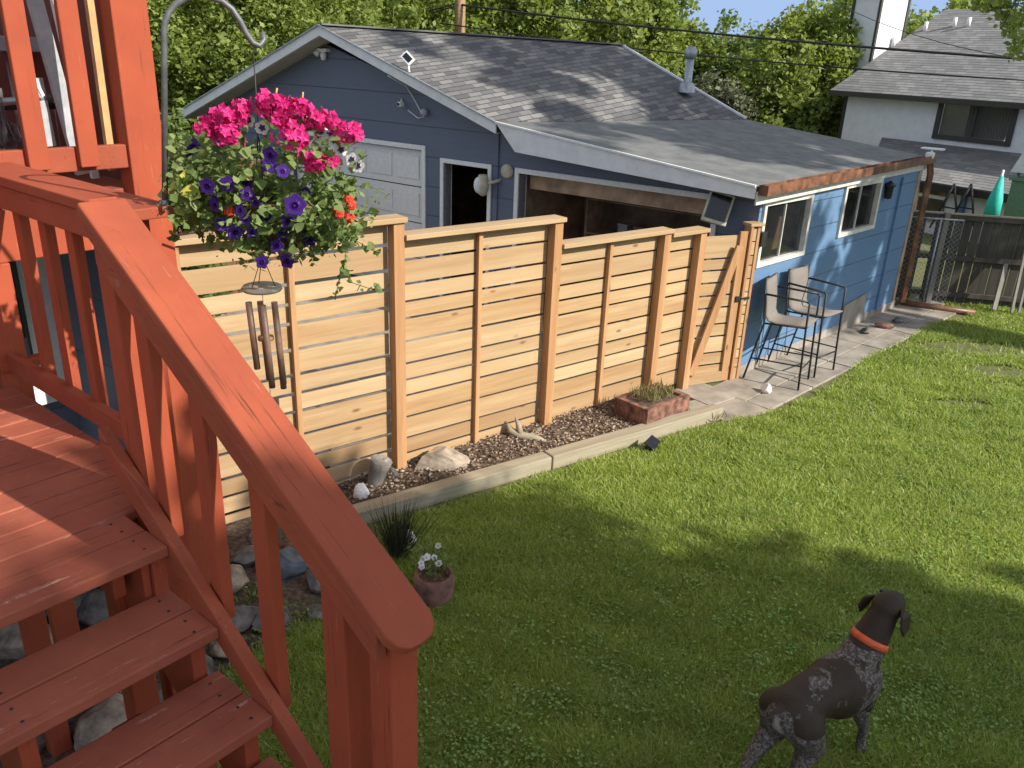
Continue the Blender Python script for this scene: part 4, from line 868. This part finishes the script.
# ================================================================= DOG
def dog():
    # joints by pixel and height: rump, withers ...
    rump=G(790,706,.54); wit=G(860,652,.60); fwd=wit-rump; fwd[2]=0; ln=np.linalg.norm(fwd); fwd/=ln; lf=np.array([-fwd[1],fwd[0],0])
    t=thing('dog','brown and roan short haired dog with an orange collar standing on the lawn','dog',(rump[0],rump[1],0),math.atan2(fwd[1],fwd[0]))
    B=ln
    mb=MB()
    def cap_(a,b,ra,rb_,n=14):
        a=Vector(a);b=Vector(b); k=6; ra,rb_=(ra*1.12,rb_*1.12) if ra>.08 else (ra,rb_); pts=[a.lerp(b,i/k) for i in range(k+1)]; rr=[ra+(rb_-ra)*i/k for i in range(k+1)]
        mb.tube(pts,rr,n); mb.ell(a,(ra,)*3,n,10); mb.ell(b,(rb_,)*3,n,10)
    # torso (x forward, y left, z up), B = rump-withers distance
    b=B
    cap_((0.02,0,.50),(.20*b/.5,0,.515),.098,.098); cap_((.16,0,.50),(b*.75,0,.475),.088,.125); cap_((b*.7,0,.465),(b*.98,0,.46),.13,.122)
    mb.ell((b*.95,0,.50),(.12,.105,.14)); mb.ell((b*1.08,0,.44),(.08,.085,.12)); mb.ell((.05,0,.49),(.12,.105,.11))
    mb.ell((b*.8,0,.555),(.12,.06,.05))
    # neck and head (head turned right)
    nk=Vector((b+.11,-.01,.76)); cap_((b*.97,0,.54),nk,.092,.062); 
    hd=nk+Vector((.035,.0,.055)); mb.ell(hd,(.085,.074,.066)); mb.ell(hd+Vector((.04,.0,.005)),(.065,.06,.055))
    cap_(hd+Vector((.065,.025,-.015)),hd+Vector((.155,.085,-.055)),.044,.032)
    mb.ell(hd+Vector((-.03,.0,-.01)),(.05,.05,.05))
    # legs
    def leg(pts,rs):
        for i in range(len(pts)-1): cap_(pts[i],pts[i+1],rs[i],rs[i+1],10)
    for s_,dx in((1,-.07),(-1,.03)):
        y=s_*.075
        leg([(.03,y*.85,.46),(.08+dx*.4,y*1.12,.33),(-.045+dx,y*1.2,.185),(-.015+dx,y*1.2,.045),(.03+dx,y*1.2,.022)],[.088,.062,.027,.021,.026])
    for s_,dx in((1,-.02),(-1,.09)):
        y=s_*.075
        leg([(b*.93,y,.44),(b*.88+dx*.3,y*1.15,.31),(b*.93+dx,y*1.1,.165),(b*.93+dx,y*1.05,.04),(b*.93+dx+.04,y*1.05,.022)],[.07,.042,.028,.021,.027])
    cap_((-.055,0,.55),(-.12,.0,.555),.026,.016)
    o=mb.build('body','dog',t)
    m=o.modifiers.new('r','REMESH'); m.mode='VOXEL'; m.voxel_size=.0085; m.use_smooth_shade=True
    m=o.modifiers.new('s','SMOOTH'); m.factor=.6; m.iterations=7
    dg=bpy.context.evaluated_depsgraph_get(); dg.update(); me=bpy.data.meshes.new_from_object(o.evaluated_get(dg)); o.modifiers.clear(); o.data=me
    for p in me.polygons: p.use_smooth=True
    at=me.attributes.new('roan','FLOAT','POINT')
    for i,v in enumerate(me.vertices):
        c=v.co; r=0.
        r+=.44*math.exp(-((c.x-b*.92)**2/.012+(c.z-.55)**2/.03)); r+=.40*math.exp(-((c.x-.16)**2/.010+(c.y+.03)**2/.004+(c.z-.56)**2/.01))
        if c.z<.47 and c.x<.14: r+=.5
        if c.z<.36: r+=.35
        if c.x<-.06 and c.z<.56: r+=.5
        if c.x>b*1.0 and c.z<.55: r+=.35
        if c.z>.66: r-=1.2
        r=min(r,.85)
        if c.x<.0 and abs(c.y)<.055 and .33<c.z<.53: r=max(r,1.75-14*abs(c.y)-5*abs(c.z-.45))
        at.data[i].value=r
    # ears
    for s_ in (1,-1):
        c=hd+Vector((-.01,.062*s_,.025)); e=MB(); pts=[(0,0,0),(-.04,.03*s_,-.015),(-.05,.045*s_,-.07),(-.02,.045*s_,-.12),(.03,.04*s_,-.10),(.04,.025*s_,-.03)]
        e.prism([c+Vector(q) for q in pts],(.004,.012*s_,0)).build('ear','dog',t,.004)
    # eyes, nose
    MB().ell(hd+Vector((.180,.100,-.05)),(.014,.014,.011)).build('nose','black',t)
    for q in ((.055,.072,.02),(.105,-.005,.02)): MB().ell(hd+Vector(q),(.011,.011,.010)).build('eye','black',t)
    # collar around the neck
    a=Vector((b*.98,0,.53)); ax=(nk-a).normalized(); c=a.lerp(nk,.55); x=ax.orthogonal().normalized(); y=ax.cross(x); vs=[];fs=[]; n=28
    for k in range(n):
        an=2*math.pi*k/n; d=x*math.cos(an)+y*math.sin(an)
        for (rr,h) in ((.089,-.017),(.0925,-.017),(.087,.017),(.083,.017)): vs.append(c+d*rr+ax*h)
    for k in range(n):
        k2=(k+1)%n
        for j in range(4): fs.append((k*4+j,k*4+(j+1)%4,k2*4+(j+1)%4,k2*4+j))
    MB().add(vs,fs,True).build('collar','orange',t); 
    return t
dog()
# ================================================================= BACK FENCE, CHAIN LINK
b0=G(908,301);b1=G(1024,311); bd=(b1-b0); bd/=np.linalg.norm(bd); bfz=math.atan2(bd[1],bd[0])
bf=thing('picket_fence','dark weathered board fence with two rails behind the lawn','fence',b0,bfz)
mb=MB(); x=-.6
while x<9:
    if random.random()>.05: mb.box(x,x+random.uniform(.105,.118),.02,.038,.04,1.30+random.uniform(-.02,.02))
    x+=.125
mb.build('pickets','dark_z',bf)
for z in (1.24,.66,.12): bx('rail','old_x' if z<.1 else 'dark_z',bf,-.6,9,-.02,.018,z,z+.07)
bx('rail','old_x',bf,-.6,9,-.03,.02,1.31,1.335)
for x in (.22,2.35,4.6,6.8): bx('post','old_z',bf,x,x+.07,-.09,-.022,0,1.34)
cf=thing('chain_link_section','short chain link section with a pale pole beside the garage corner','fence',b0,bfz)
for x in (-.25,.15): MB().tube([(x,-.18,0),(x,-.18,1.28)],.016,8).build('pole','galv',cf)
MB().tube([(-.25,-.18,1.26),(.45,-.18,1.26)],.014,8).build('top_rail','galv',cf)
mb=MB()
for k in range(-18,22):
    for s_ in (-1,1):
        pa_=[]; xa=-.25+k*.07 if s_>0 else .45-k*.07
        # line from (xa,.04) rising at 45 degrees, clipped to the panel
        t0=0.; t1=1.2
        lim=sorted([(-.25-xa)/s_,(.45-xa)/s_]); t0=max(t0,lim[0]); t1=min(t1,lim[1])
        if t1-t0>.05: mb.bar((xa+s_*t0,-.18,.04+t0),(xa+s_*t1,-.18,.04+t1),.0028,.0028)
mb.build('wire_mesh','galv',cf)
def lean(label,px0,px1,m='old_z',w_=.06):
    p=WL(*px0,b0,b1); q=WL(*px1,b0,b1); n2=np.array([bd[1],-bd[0],0]); p=p+n2*.35; q=q+n2*.12; t=MB().bar(p-b0,q-b0,w_,.03,up=(0,1,0)).build('leaning_board',m); t.location=tuple(b0); tag(t,label,'board','boards leaning on the back fence')
lean('short grey board leaning on the back fence, leftmost one',(986,303),(1003,262)); lean('long pale pole leaning on the back fence nearest the short board',(1003,306),(1026,232),w_=.035); lean('thin weathered pole leaning at the right picture edge',(1010,306),(1033,236),w_=.03)
# grass verge / weeds by fence built with lawn; dirt mound
# ================================================================= WHITE HOUSE
hc=np.array([8.12,22.,0]); hd_=azv(148); hz=math.atan2(hd_[1],hd_[0])   # local x to the right, local y away
wh=thing('white_house','white two storey house with grey shingle roof and a chimney beyond the fence','house',hc,hz)
def hl(px,py,off=0):
    p=WL(px,py,hc-azv(238)*-off if 0 else hc+azv(238)*off,hc+hd_+azv(238)*off)-hc; return p.dot(hd_),p[2]
x2,z2=hl(945,100); x3,z3=hl(1010,140); ze=hl(850,96)[1]
MT['hwhite']=plain('white_stucco',(.80,.80,.82),.8,var=.05,ns=5)
def hbx(name,m,*a,bevel=.01): return MB().box(*a).build(name,m,wh,bevel)
xa,za=hl(943,101); xb,zb_=hl(1009,140); za2=hl(943,135)[1]
zt_w,zb_w=hl(975,103)[1],hl(975,140)[1]
HX=12.
hbx('wall','hwhite',0,xa,0,.2,0,ze); hbx('wall','hwhite',xa,xb,0,.2,0,zb_w); hbx('wall','hwhite',xa,xb,0,.2,zt_w,ze); hbx('wall','hwhite',xb,HX,0,.2,0,ze); hbx('wall','hwhite',0,.2,.2,8,0,ze)
wi=MB().box(xa-.06,xb+.06,-.05,.0,zt_w-.06,zt_w+.04).box(xa-.06,xb+.06,-.05,.0,zb_w-.06,zb_w+.04).box(xa-.06,xa+.05,-.05,0,zb_w+.04,zt_w-.06).box(xb-.05,xb+.06,-.05,0,zb_w+.04,zt_w-.06).box((xa+xb)/2-.03,(xa+xb)/2+.03,-.04,0,zb_w+.04,zt_w-.06).build('window',plain('dark_window_trim',(.05,.045,.045),.5),wh,.004)
MB().box(xa+.04,xb-.04,.05,.06,zb_w+.03,zt_w-.05).build('pane','glass',wi)
mb=MB(); x=xa+.35*(xb-xa)
while x<xb-.06: mb.box(x,x+.05,.14,.15,zb_w+.04,zt_w-.06); x+=.062
mb.build('blind','doorw',wi)
hbx('corner_trim',plain('dark_trim',(.04,.035,.03),.6),-.08,.0,-.03,.12,0,ze)
ry=3.7; zr=4.72
def hroof(name,pts,eu,ev,m='shing2'):
    o=MB().prism(pts,(0,0,-.12)).build(name,m,wh); setuv(o,pts[0],eu,ev); return o
sl_=math.hypot(ry+.5,zr-ze); evv=(0,(ry+.5)/sl_,(zr-ze)/sl_)
hroof('roof',[(-.3,-.35,ze+.12),(HX,-.35,ze+.12),(HX,ry,zr),(-.3,ry,zr)],(1,0,0),evv); hroof('roof',[(-.3,ry,zr),(HX,ry,zr),(HX,ry*2+.5,ze),(-.3,ry*2+.5,ze)],(1,0,0),(0,.85,-.5))
hbx('gable_wall','hwhite',0,.18,.2,7.4,ze,ze+.02); MB().prism([(.01,.1,ze),(.01,7.3,ze),(.01,ry,zr-.15)],(.15,0,0)).build('gable_wall','hwhite',wh)
hbx('fascia',plain('dark_fascia',(.05,.045,.04),.6),-.3,HX,-.38,-.35,ze+.0,ze+.11,bevel=.003)
chm=MB().box(-1.15,-.35,1.1,2.2,ze-.3,4.9).build('chimney','hwhite',wh,.01)
mbt=MB()
for x in(-1.17,-.37):
    for y in (1.08,2.17): mbt.box(x-.02,x+.05,y-.02,y+.05,ze-.3,4.9)
mbt.box(-1.22,-.28,1.03,2.28,4.9,4.97).box(-.8,-.6,1.6,1.8,4.97,5.3).build('chimney_trim',MT.get('x') or plain('chimney_trim_dark',(.05,.045,.04),.6),chm)
# lower roof and lower wall
lx0,lz0=hl(893,138); zl=hl(905,172,-1.6)[1]
zt_=hl(905,140)[1]; yl=-2.2
def pxl(px,py,yy):  # local point on plane y=yy
    o_=hc+np.array([-hd_[1],hd_[0],0])*yy; p=WL(px,py,o_,o_+hd_)-hc; return p.dot(hd_),p[2]
zl=pxl(925,181,yl)[1]; xl0=pxl(880,176,yl)[0]
hroof('roof',[(xl0-.3,yl,zl),(HX,yl,zl),(HX,0,zt_),(lx0-.3,0,zt_)],(1,0,0),(0,.8,.4))
hbx('lower_wall','hwhite',pxl(905,190,yl+.3)[0]-.8,HX,yl+.3,yl+.45,0,zl-.06)
hbx('fascia',wh.children[0].data.materials[0] if 0 else 'black',xl0-.3,HX,yl-.03,yl-.0,zl-.16,zl-.02,bevel=.003)
xw0,zw1=pxl(922,184,yl+.28); xw1,zw0=pxl(944,208,yl+.28)
wn2=MB().box(xw0,xw1,yl+.24,yl+.30,zw0-.3,zw1-.02).build('window','innerdark',wh,.004); MB().box(xw0-.04,xw1+.04,yl+.22,yl+.24,(zw0+zw1)/2-.04,(zw0+zw1)/2+.03).build('frame','doorw',wn2); MB().box(xw0+.03,xw1-.03,yl+.228,yl+.238,zw0-.2,(zw0+zw1)/2-.05).build('pane','glass',wn2)
xp,_z=pxl(966,195,yl+.28); hbx('blue_drainpipe','bluew',xp-.05,xp+.05,yl+.2,yl+.29,0,zl-.1)
for px in (903,952): pass
for (px,py) in [(954,26),(968,26),(925,30),(893,46)]:
    # roof vents, on the slope
    P0=hc+np.array([0,0,ze+.06])+np.array([-hd_[1],hd_[0],0])*-.5; P1=P0+hd_; Pq=hc+np.array([-hd_[1],hd_[0],0])*ry+np.array([0,0,zr])
    q=onplane(px,py,P0,P1,Pq)-hc; xl=q.dot(hd_); yy=q.dot(np.array([-hd_[1],hd_[0],0]))
    MB().tube([(xl,yy,q[2]-.03),(xl,yy,q[2]+.2)],.05,10).build('roof_vent','white',wh)
# things beside it
def hth(name,label,cat,px,py,yy):
    x,z=pxl(px,py,yy); return thing(name,label,cat,hc,hz),x,z
for k,px in enumerate((953,970)):
    t,x,z=hth('trellis',['dark A shaped trellis against the white wall, nearer the small window','dark A shaped trellis against the white wall, right of the blue pipe'][k],'trellis',px,190,yl-.1); t['group']='trellises on the white wall'
    mb=MB()
    for dx in(-.22,.22): mb.tube([(x+dx*1.4,yl-.1,.2),(x,yl-.1,z+.12)],.02,6)
    mb.tube([(x-.17,yl-.1,z-.35),(x+.17,yl-.1,z-.35)],.016,6).build('trellis_frame','black',t)
t,x,z=hth('closed_umbrella','closed teal patio umbrella leaning beyond the back fence','umbrella',1003,185,yl-2.0)
xt,zt2=pxl(1002,176,yl-2.0); xb2,zb2=pxl(991,216,yl-2.0)
MB().tube([(xb2,yl-2,zb2-1.2),(xb2,yl-2,zb2),(xt,yl-2,zt2+.1)],.02,8).build('pole','white',t); MB().tube([(xb2,yl-2,zb2),(xb2+(xt-xb2)*.4,yl-2,zb2+(zt2-zb2)*.4),(xt,yl-2,zt2)],[.13,.12,.03],8).build('canopy','teal',t)
t,x,z=hth('metal_cabinet','green grey metal cabinet beyond the back fence','cabinet',1015,195,yl-1.2)
xq,zq=pxl(1012,180,yl-1.2); xr,zr2=pxl(1040,206,yl-1.2)
MB().box(xq,xr,yl-1.2,yl-.7,0,zq).build('cabinet_body','greenbox',t,.01); MB().box(xq-.04,xr+.04,yl-1.24,yl-.66,zq,zq+.05).build('lid','greenbox',t,.005)
t,x,z=hth('white_awning','white awning slope beside the green cabinet','awning',1015,160,yl-1.2)
p_=[pxl(1010,172,yl-1.2),pxl(1026,148,yl-1.2),pxl(1050,150,yl-1.2),pxl(1050,175,yl-1.2)]
MB().prism([(a_,yl-1.2,b_) for a_,b_ in p_],(0,.7,.1)).build('awning_panel','fascia',t); MB().tube([(p_[0][0]+.1,yl-1.1,0),(p_[0][0]+.1,yl-1.1,p_[0][1])],.03,8).build('awning_post','galv',t)
# ================================================================= POLE AND CABLES
pb=AY(460,20,24.); t=thing('utility_pole','brown wooden utility pole behind the garage ridge','utility pole',(pb[0],pb[1],0))
MB().tube([(0,0,0),(0,0,9)],[.16,.12],12).build('pole_shaft',plain('pole_wood',(.34,.22,.12),.85,var=.3),t); MB().box(-1.,1.,-.06,.06,8.2,8.32).build('crossarm','old_x',t)
def cable(label,a_,b_,sag,r=.02):
    pts=[np.array(a_)*(1-s)+np.array(b_)*s-np.array([0,0,sag*4*s*(1-s)]) for s in np.linspace(0,1,15)]; o=MB().tube([tuple(p-a_) for p in pts],r,6).build('power_cable','black'); o.location=tuple(a_); tag(o,label,'cable','overhead power cables')
cable('thicker upper overhead cable crossing above the garage roof',AY(455,4,24.),AY(1040,60,17),.1,.028); cable('thinner lower overhead cable crossing above the garage roof',AY(440,23,24.),AY(1040,81,17),.15,.018)
cable('faint overhead wire rising left of the pole',AY(462,2,24.),AY(330,30,40),.1,.02); cable('thin sagging wire over the white house roof',AY(800,-20,26),AY(1040,62,14.5),.3,.008); cable('second faint wire left of the pole above the ridge',AY(462,4,24.),AY(300,45,46),.1,.02)
# ================================================================= TREES
bgk='trees behind the garage'
def px_tree(name,label,px,ytop,Y,r,m,n=22000,size=.11,zlow=.3,asp=1.0,**k):
    top=AY(px,ytop,Y); b=(top[0],top[1],0); zc=(top[2]+zlow)/2; rz_=(top[2]-zlow)/2
    return make_tree(name,label,b,[(b[0],b[1],zc,r*asp,r,rz_),(b[0]-r*.35,b[1]-.3*r,zc*.8,r*.8,r*.8,rz_*.7),(b[0]+r*.4,b[1],zc*1.1,r*.6,r*.6,rz_*.65)],.17,n,size,m,group=bgk,**k)
px_tree('leafy_tree','tall dense green tree directly left of the garage gable, behind the metal crook',215,-120,19,2.6,'leaf',95000,.052,spread=.42,nclump=420)
px_tree('leafy_tree','bushy green tree rising behind the left eave of the garage',290,-100,22,2.3,'leaf',70000,.058,spread=.45,nclump=330)
px_tree('leafy_tree','green tree behind the ridge just left of the utility pole',385,-60,27,2.8,'leaf',44000,.078,nclump=300)
px_tree('leafy_tree','green tree behind the ridge around the utility pole',480,-70,30,3.0,'leafd',44000,.082,nclump=300)
px_tree('leafy_tree','broad light green tree behind the middle of the garage ridge',575,-80,28,2.9,'leaf',40000,.08,nclump=190)
px_tree('leafy_tree','light green tree behind the ridge end, left of the flue pipe',648,-30,27,2.0,'leaf',28000,.078,nclump=130)
px_tree('young_tree','small round green tree in the sky gap right of the flue pipe',738,14,27,1.3,'leafd',18000,.07,spread=.4)
px_tree('conifer','dull grey green conifer between the flue pipe and the light tree',728,72,23,.9,'leafb',12000,.06,spread=.28,nclump=160)
px_tree('leafy_tree','bright light green tree just left of the white house',812,4,24,1.7,'leaf',40000,.068,spread=.42,nclump=210)
px_tree('leafy_tree','dark green tree low behind the flat roof by the flue pipe',690,60,30,2.2,'leafd',22000,.085)
px_tree('leafy_tree','green tree top showing above the white house roof by the chimney',860,-10,34,3.0,'leaf',30000,.095)
px_tree('leafy_tree','tree far behind the right end of the white house roof',985,-10,38,3.6,'leaf',15000,.14)
for k,(px,Y,yt,rr) in enumerate([(420,42,-10,4),(540,44,0,4.5),(660,46,20,3.5),(770,44,62,3),(850,40,30,3),(250,36,-20,5)]):
    px_tree('distant_tree',['far tree glimpsed left of the utility pole','far tree glimpsed behind the ridge middle','far tree filling the gap by the flue pipe','far low tree under the sky gap','far tree glimpsed left of the white house','far tree behind the dense left tree'][k],px,yt,Y,rr,'leafd',9000,.2,spread=.8)
# shrubs left of the garage / behind the fence end
sp=AY(178,140,8.5); make_tree('leafy_shrub','green shrub with pale tips left of the flower basket',(sp[0],sp[1],0),[(sp[0],sp[1],1.3,.4,.4,1.1)],.04,7000,.04,'leafd',90,.2,None,'shrub')
sp=AY(205,150,13); make_tree('leafy_shrub','green shrub below the left garage eave',(sp[0]-.5,sp[1],0),[(sp[0]-.7,sp[1],.9,.8,.8,.9)],.05,7000,.06,'leaf',90,.3,None,'shrub')
# old brown fence left behind
a1=AY(120,165,10.5); t=thing('old_brown_fence','older brown board fence seen beside the metal crook','fence',(a1[0]-3,a1[1]+.8,0),-.15)
mb=MB()
for k in range(34): mb.box(k*.145,k*.145+.135,0,.02,0,1.85+random.uniform(-.01,.01))
mb.build('boards','brownfence',t); bx('rail','brownfence',t,0,4.9,.02,.06,1.4,1.49); bx('rail','brownfence',t,0,4.9,.02,.06,.4,.49)
# shade trees standing right of the picture
make_tree('shade_tree','large dense shade tree at the right side of the yard, outside the picture',(10.2,-2.4,0),[(9.9,-2.7,6.55,3.3,3.3,2.5),(10.5,-1.5,5.9,2.6,2.2,2.0)],.3,24000,.15,'leafd',240,.55,None,thick=.2)
make_tree('shade_tree','airy tall shade tree at the right side of the yard beyond the picture edge',(13.0,6.2,0),[(12.8,7.2,10.2,3.7,3.7,5.5),(11.2,10.6,11.2,2.6,2.6,4.0)],.28,38000,.11,'leaf',240,.42,None,thick=.1)
# overhanging branch at the top right corner
bb=AY(1012,20,11.); br=thing('overhanging_branch','light green leafy branch hanging into the top right corner','branch',bb)
o0=np.array([12.0,7.2,6.5])-bb; pts=[o0,o0*.5+np.array([0,0,.5]),(.0,0,.25),(-.1,0,-.1)]; MB().tube(pts,[.06,.04,.015,.006],6).build('bough','tree',br)
cc=np.array([AY(x,y,11.+random.uniform(-.4,.4))-bb for x,y in [(1012,8),(1020,20),(1010,30),(1022,40),(1000,4),(1018,50),(985,-4),(1028,15),(1008,18),(1030,35),(990,5),(1035,0)]])
P,A,B=leafcloud(cc,650,.045,.16); quads('leaves',P,A,B,'leaf',br)
# ================================================================= GRASS
def grass():
    N=1800000
    # sample in polar coordinates round the camera for screen-even density
    r=2.1*np.exp(rng.random(N)*math.log(15/2.1)); a=R(-40)+rng.random(N)*R(88)
    x=r*np.sin(a); y=r*np.cos(a); keep=rng.random(N)<np.minimum(1,(r/4.2)**.9)
    x,y,r=x[keep],y[keep],r[keep]
    def inpoly(pxs,jit=.02):
        P_=[G(*c)[:2] if len(c)==2 else np.array(c[:2]) for c in pxs]; xx=x+rng.normal(0,jit,len(x)); yy=y+rng.normal(0,jit,len(x)); ins=np.zeros(len(x),bool)
        for i in range(len(P_)):
            (ax,ay),(bx_,by_)=P_[i],P_[(i+1)%len(P_)]
            c=((ay>yy)!=(by_>yy))&(xx<(bx_-ax)*(yy-ay)/(by_-ay+1e-12)+ax); ins^=c
        return ins
    lawn=~inpoly([(372,529),(722,424),(770,414),(815,399),(862,363),(935,323),(975,319),(935,301),(905,300),(700,200),(200,200),(200,529)],.012)
    lawn&=~inpoly([(-500,900),(-500,300),(372,300),(388,548),(330,612),(200,690),(120,1400)],.04)
    lawn&=((b1[0]-b0[0])*(y-b0[1])-(b1[1]-b0[1])*(x-b0[0])<.15)
    # bare patches
    for (px,py,rx,ry) in [(985,350,.85,.28),(1000,372,.45,.2),(960,405,.35,.12)]:
        c=G(px,py); dd=((x-c[0])/rx)**2+((y-c[1])/ry)**2; lawn&=~((dd<1)&(rng.random(len(x))<.93))
    th_=np.sin(x*2.1+1.)*np.sin(y*1.7+.5)+np.sin(x*5.3-y*3.1)*.5; lawn&=~((th_>1.0)&(rng.random(len(x))<.6)&(x>2.2)&(y>6))
    x,y,r=x[lawn],y[lawn],r[lawn]; n=len(x)
    clump=np.zeros(n)
    for q in range(26):
        an=rng.random()*6.28; fq=rng.uniform(2.,22.); clump+=np.sin(fq*(x*math.cos(an)+y*math.sin(an))+rng.random()*6.28)/math.sqrt(26)*1.3
    h=(.028+.008*clump+rng.random(n)**2*.028)*(1+.02*r); wv=(.0023+.00072*r)
    th=rng.random(n)*2*math.pi; le=rng.normal(0,.75,(n,2))*h[:,None]
    V=np.zeros((n,3,3)); V[:,0,0]=x-np.cos(th)*wv;V[:,0,1]=y-np.sin(th)*wv;V[:,1,0]=x+np.cos(th)*wv;V[:,1,1]=y+np.sin(th)*wv
    V[:,2,0]=x+le[:,0];V[:,2,1]=y+le[:,1];V[:,2,2]=h
    me=bpy.data.meshes.new('grass'); me.vertices.add(n*3); me.vertices.foreach_set('co',V.reshape(-1)); me.loops.add(n*3); me.polygons.add(n)
    me.loops.foreach_set('vertex_index',np.arange(n*3,dtype=np.int32)); me.polygons.foreach_set('loop_start',np.arange(0,n*3,3,dtype=np.int32)); me.update(calc_edges=True)
    me.materials.append(MT['grass']); o=bpy.data.objects.new('grass',me); COL.objects.link(o); tag(o,'short mown green lawn grass covering the yard','grass',kind='stuff')
    print('grass blades',n)
grass()
def clover():
    Q=[];
    pts=[G(x,y) for x,y in zip(rng.uniform(330,1024,520),rng.uniform(400,768,520))]
    for c in pts:
        if c[0]<-.2 and c[1]<5.2 and rng.random()<.5: continue
        if (T2[0]-T0[0])*(c[1]-T0[1])-(T2[1]-T0[1])*(c[0]-T0[0])>-.15: continue
        if np.dot(c-W0,wn)<1.0: continue
        k=rng.integers(6,34); sp_=rng.uniform(.03,.14); Q.append(np.c_[c[0]+rng.normal(0,sp_,k),c[1]+rng.normal(0,sp_,k),rng.uniform(.034,.06,k)])
    P=np.vstack(Q); n=len(P); nm=rdir(n)*.45+np.array([0,0,1.]); nm/=np.linalg.norm(nm,axis=1)[:,None]; A=np.cross(nm,rdir(n)); A/=np.linalg.norm(A,axis=1)[:,None]; B=np.cross(nm,A); sz=rng.uniform(.006,.0145,(n,1))
    MT['clover']=leafmat('clover_leaves',(.16,.28,.06),(.24,.38,.09),(.36,.48,.14),.35); tag(quads('clover',P,A*sz,B*sz*.8,'clover'),'low clover and broad leaved weeds scattered through the lawn','clover',kind='stuff')
clover()
# weeds by the rocks
nb=900; q=[G(x,y) for x,y in [(150,640),(270,640),(300,620),(190,655),(330,615),(100,700),(235,690),(140,760),(260,600)]]; q=np.array(q)
P,A,B=leafcloud(q,nb,.016,.16); P[:,2]=np.abs(P[:,2])*.5+.02; tag(quads('ground_weeds',P,A,B,'bleaf'),'low green weeds among the rocks by the stairs','weeds',kind='stuff')
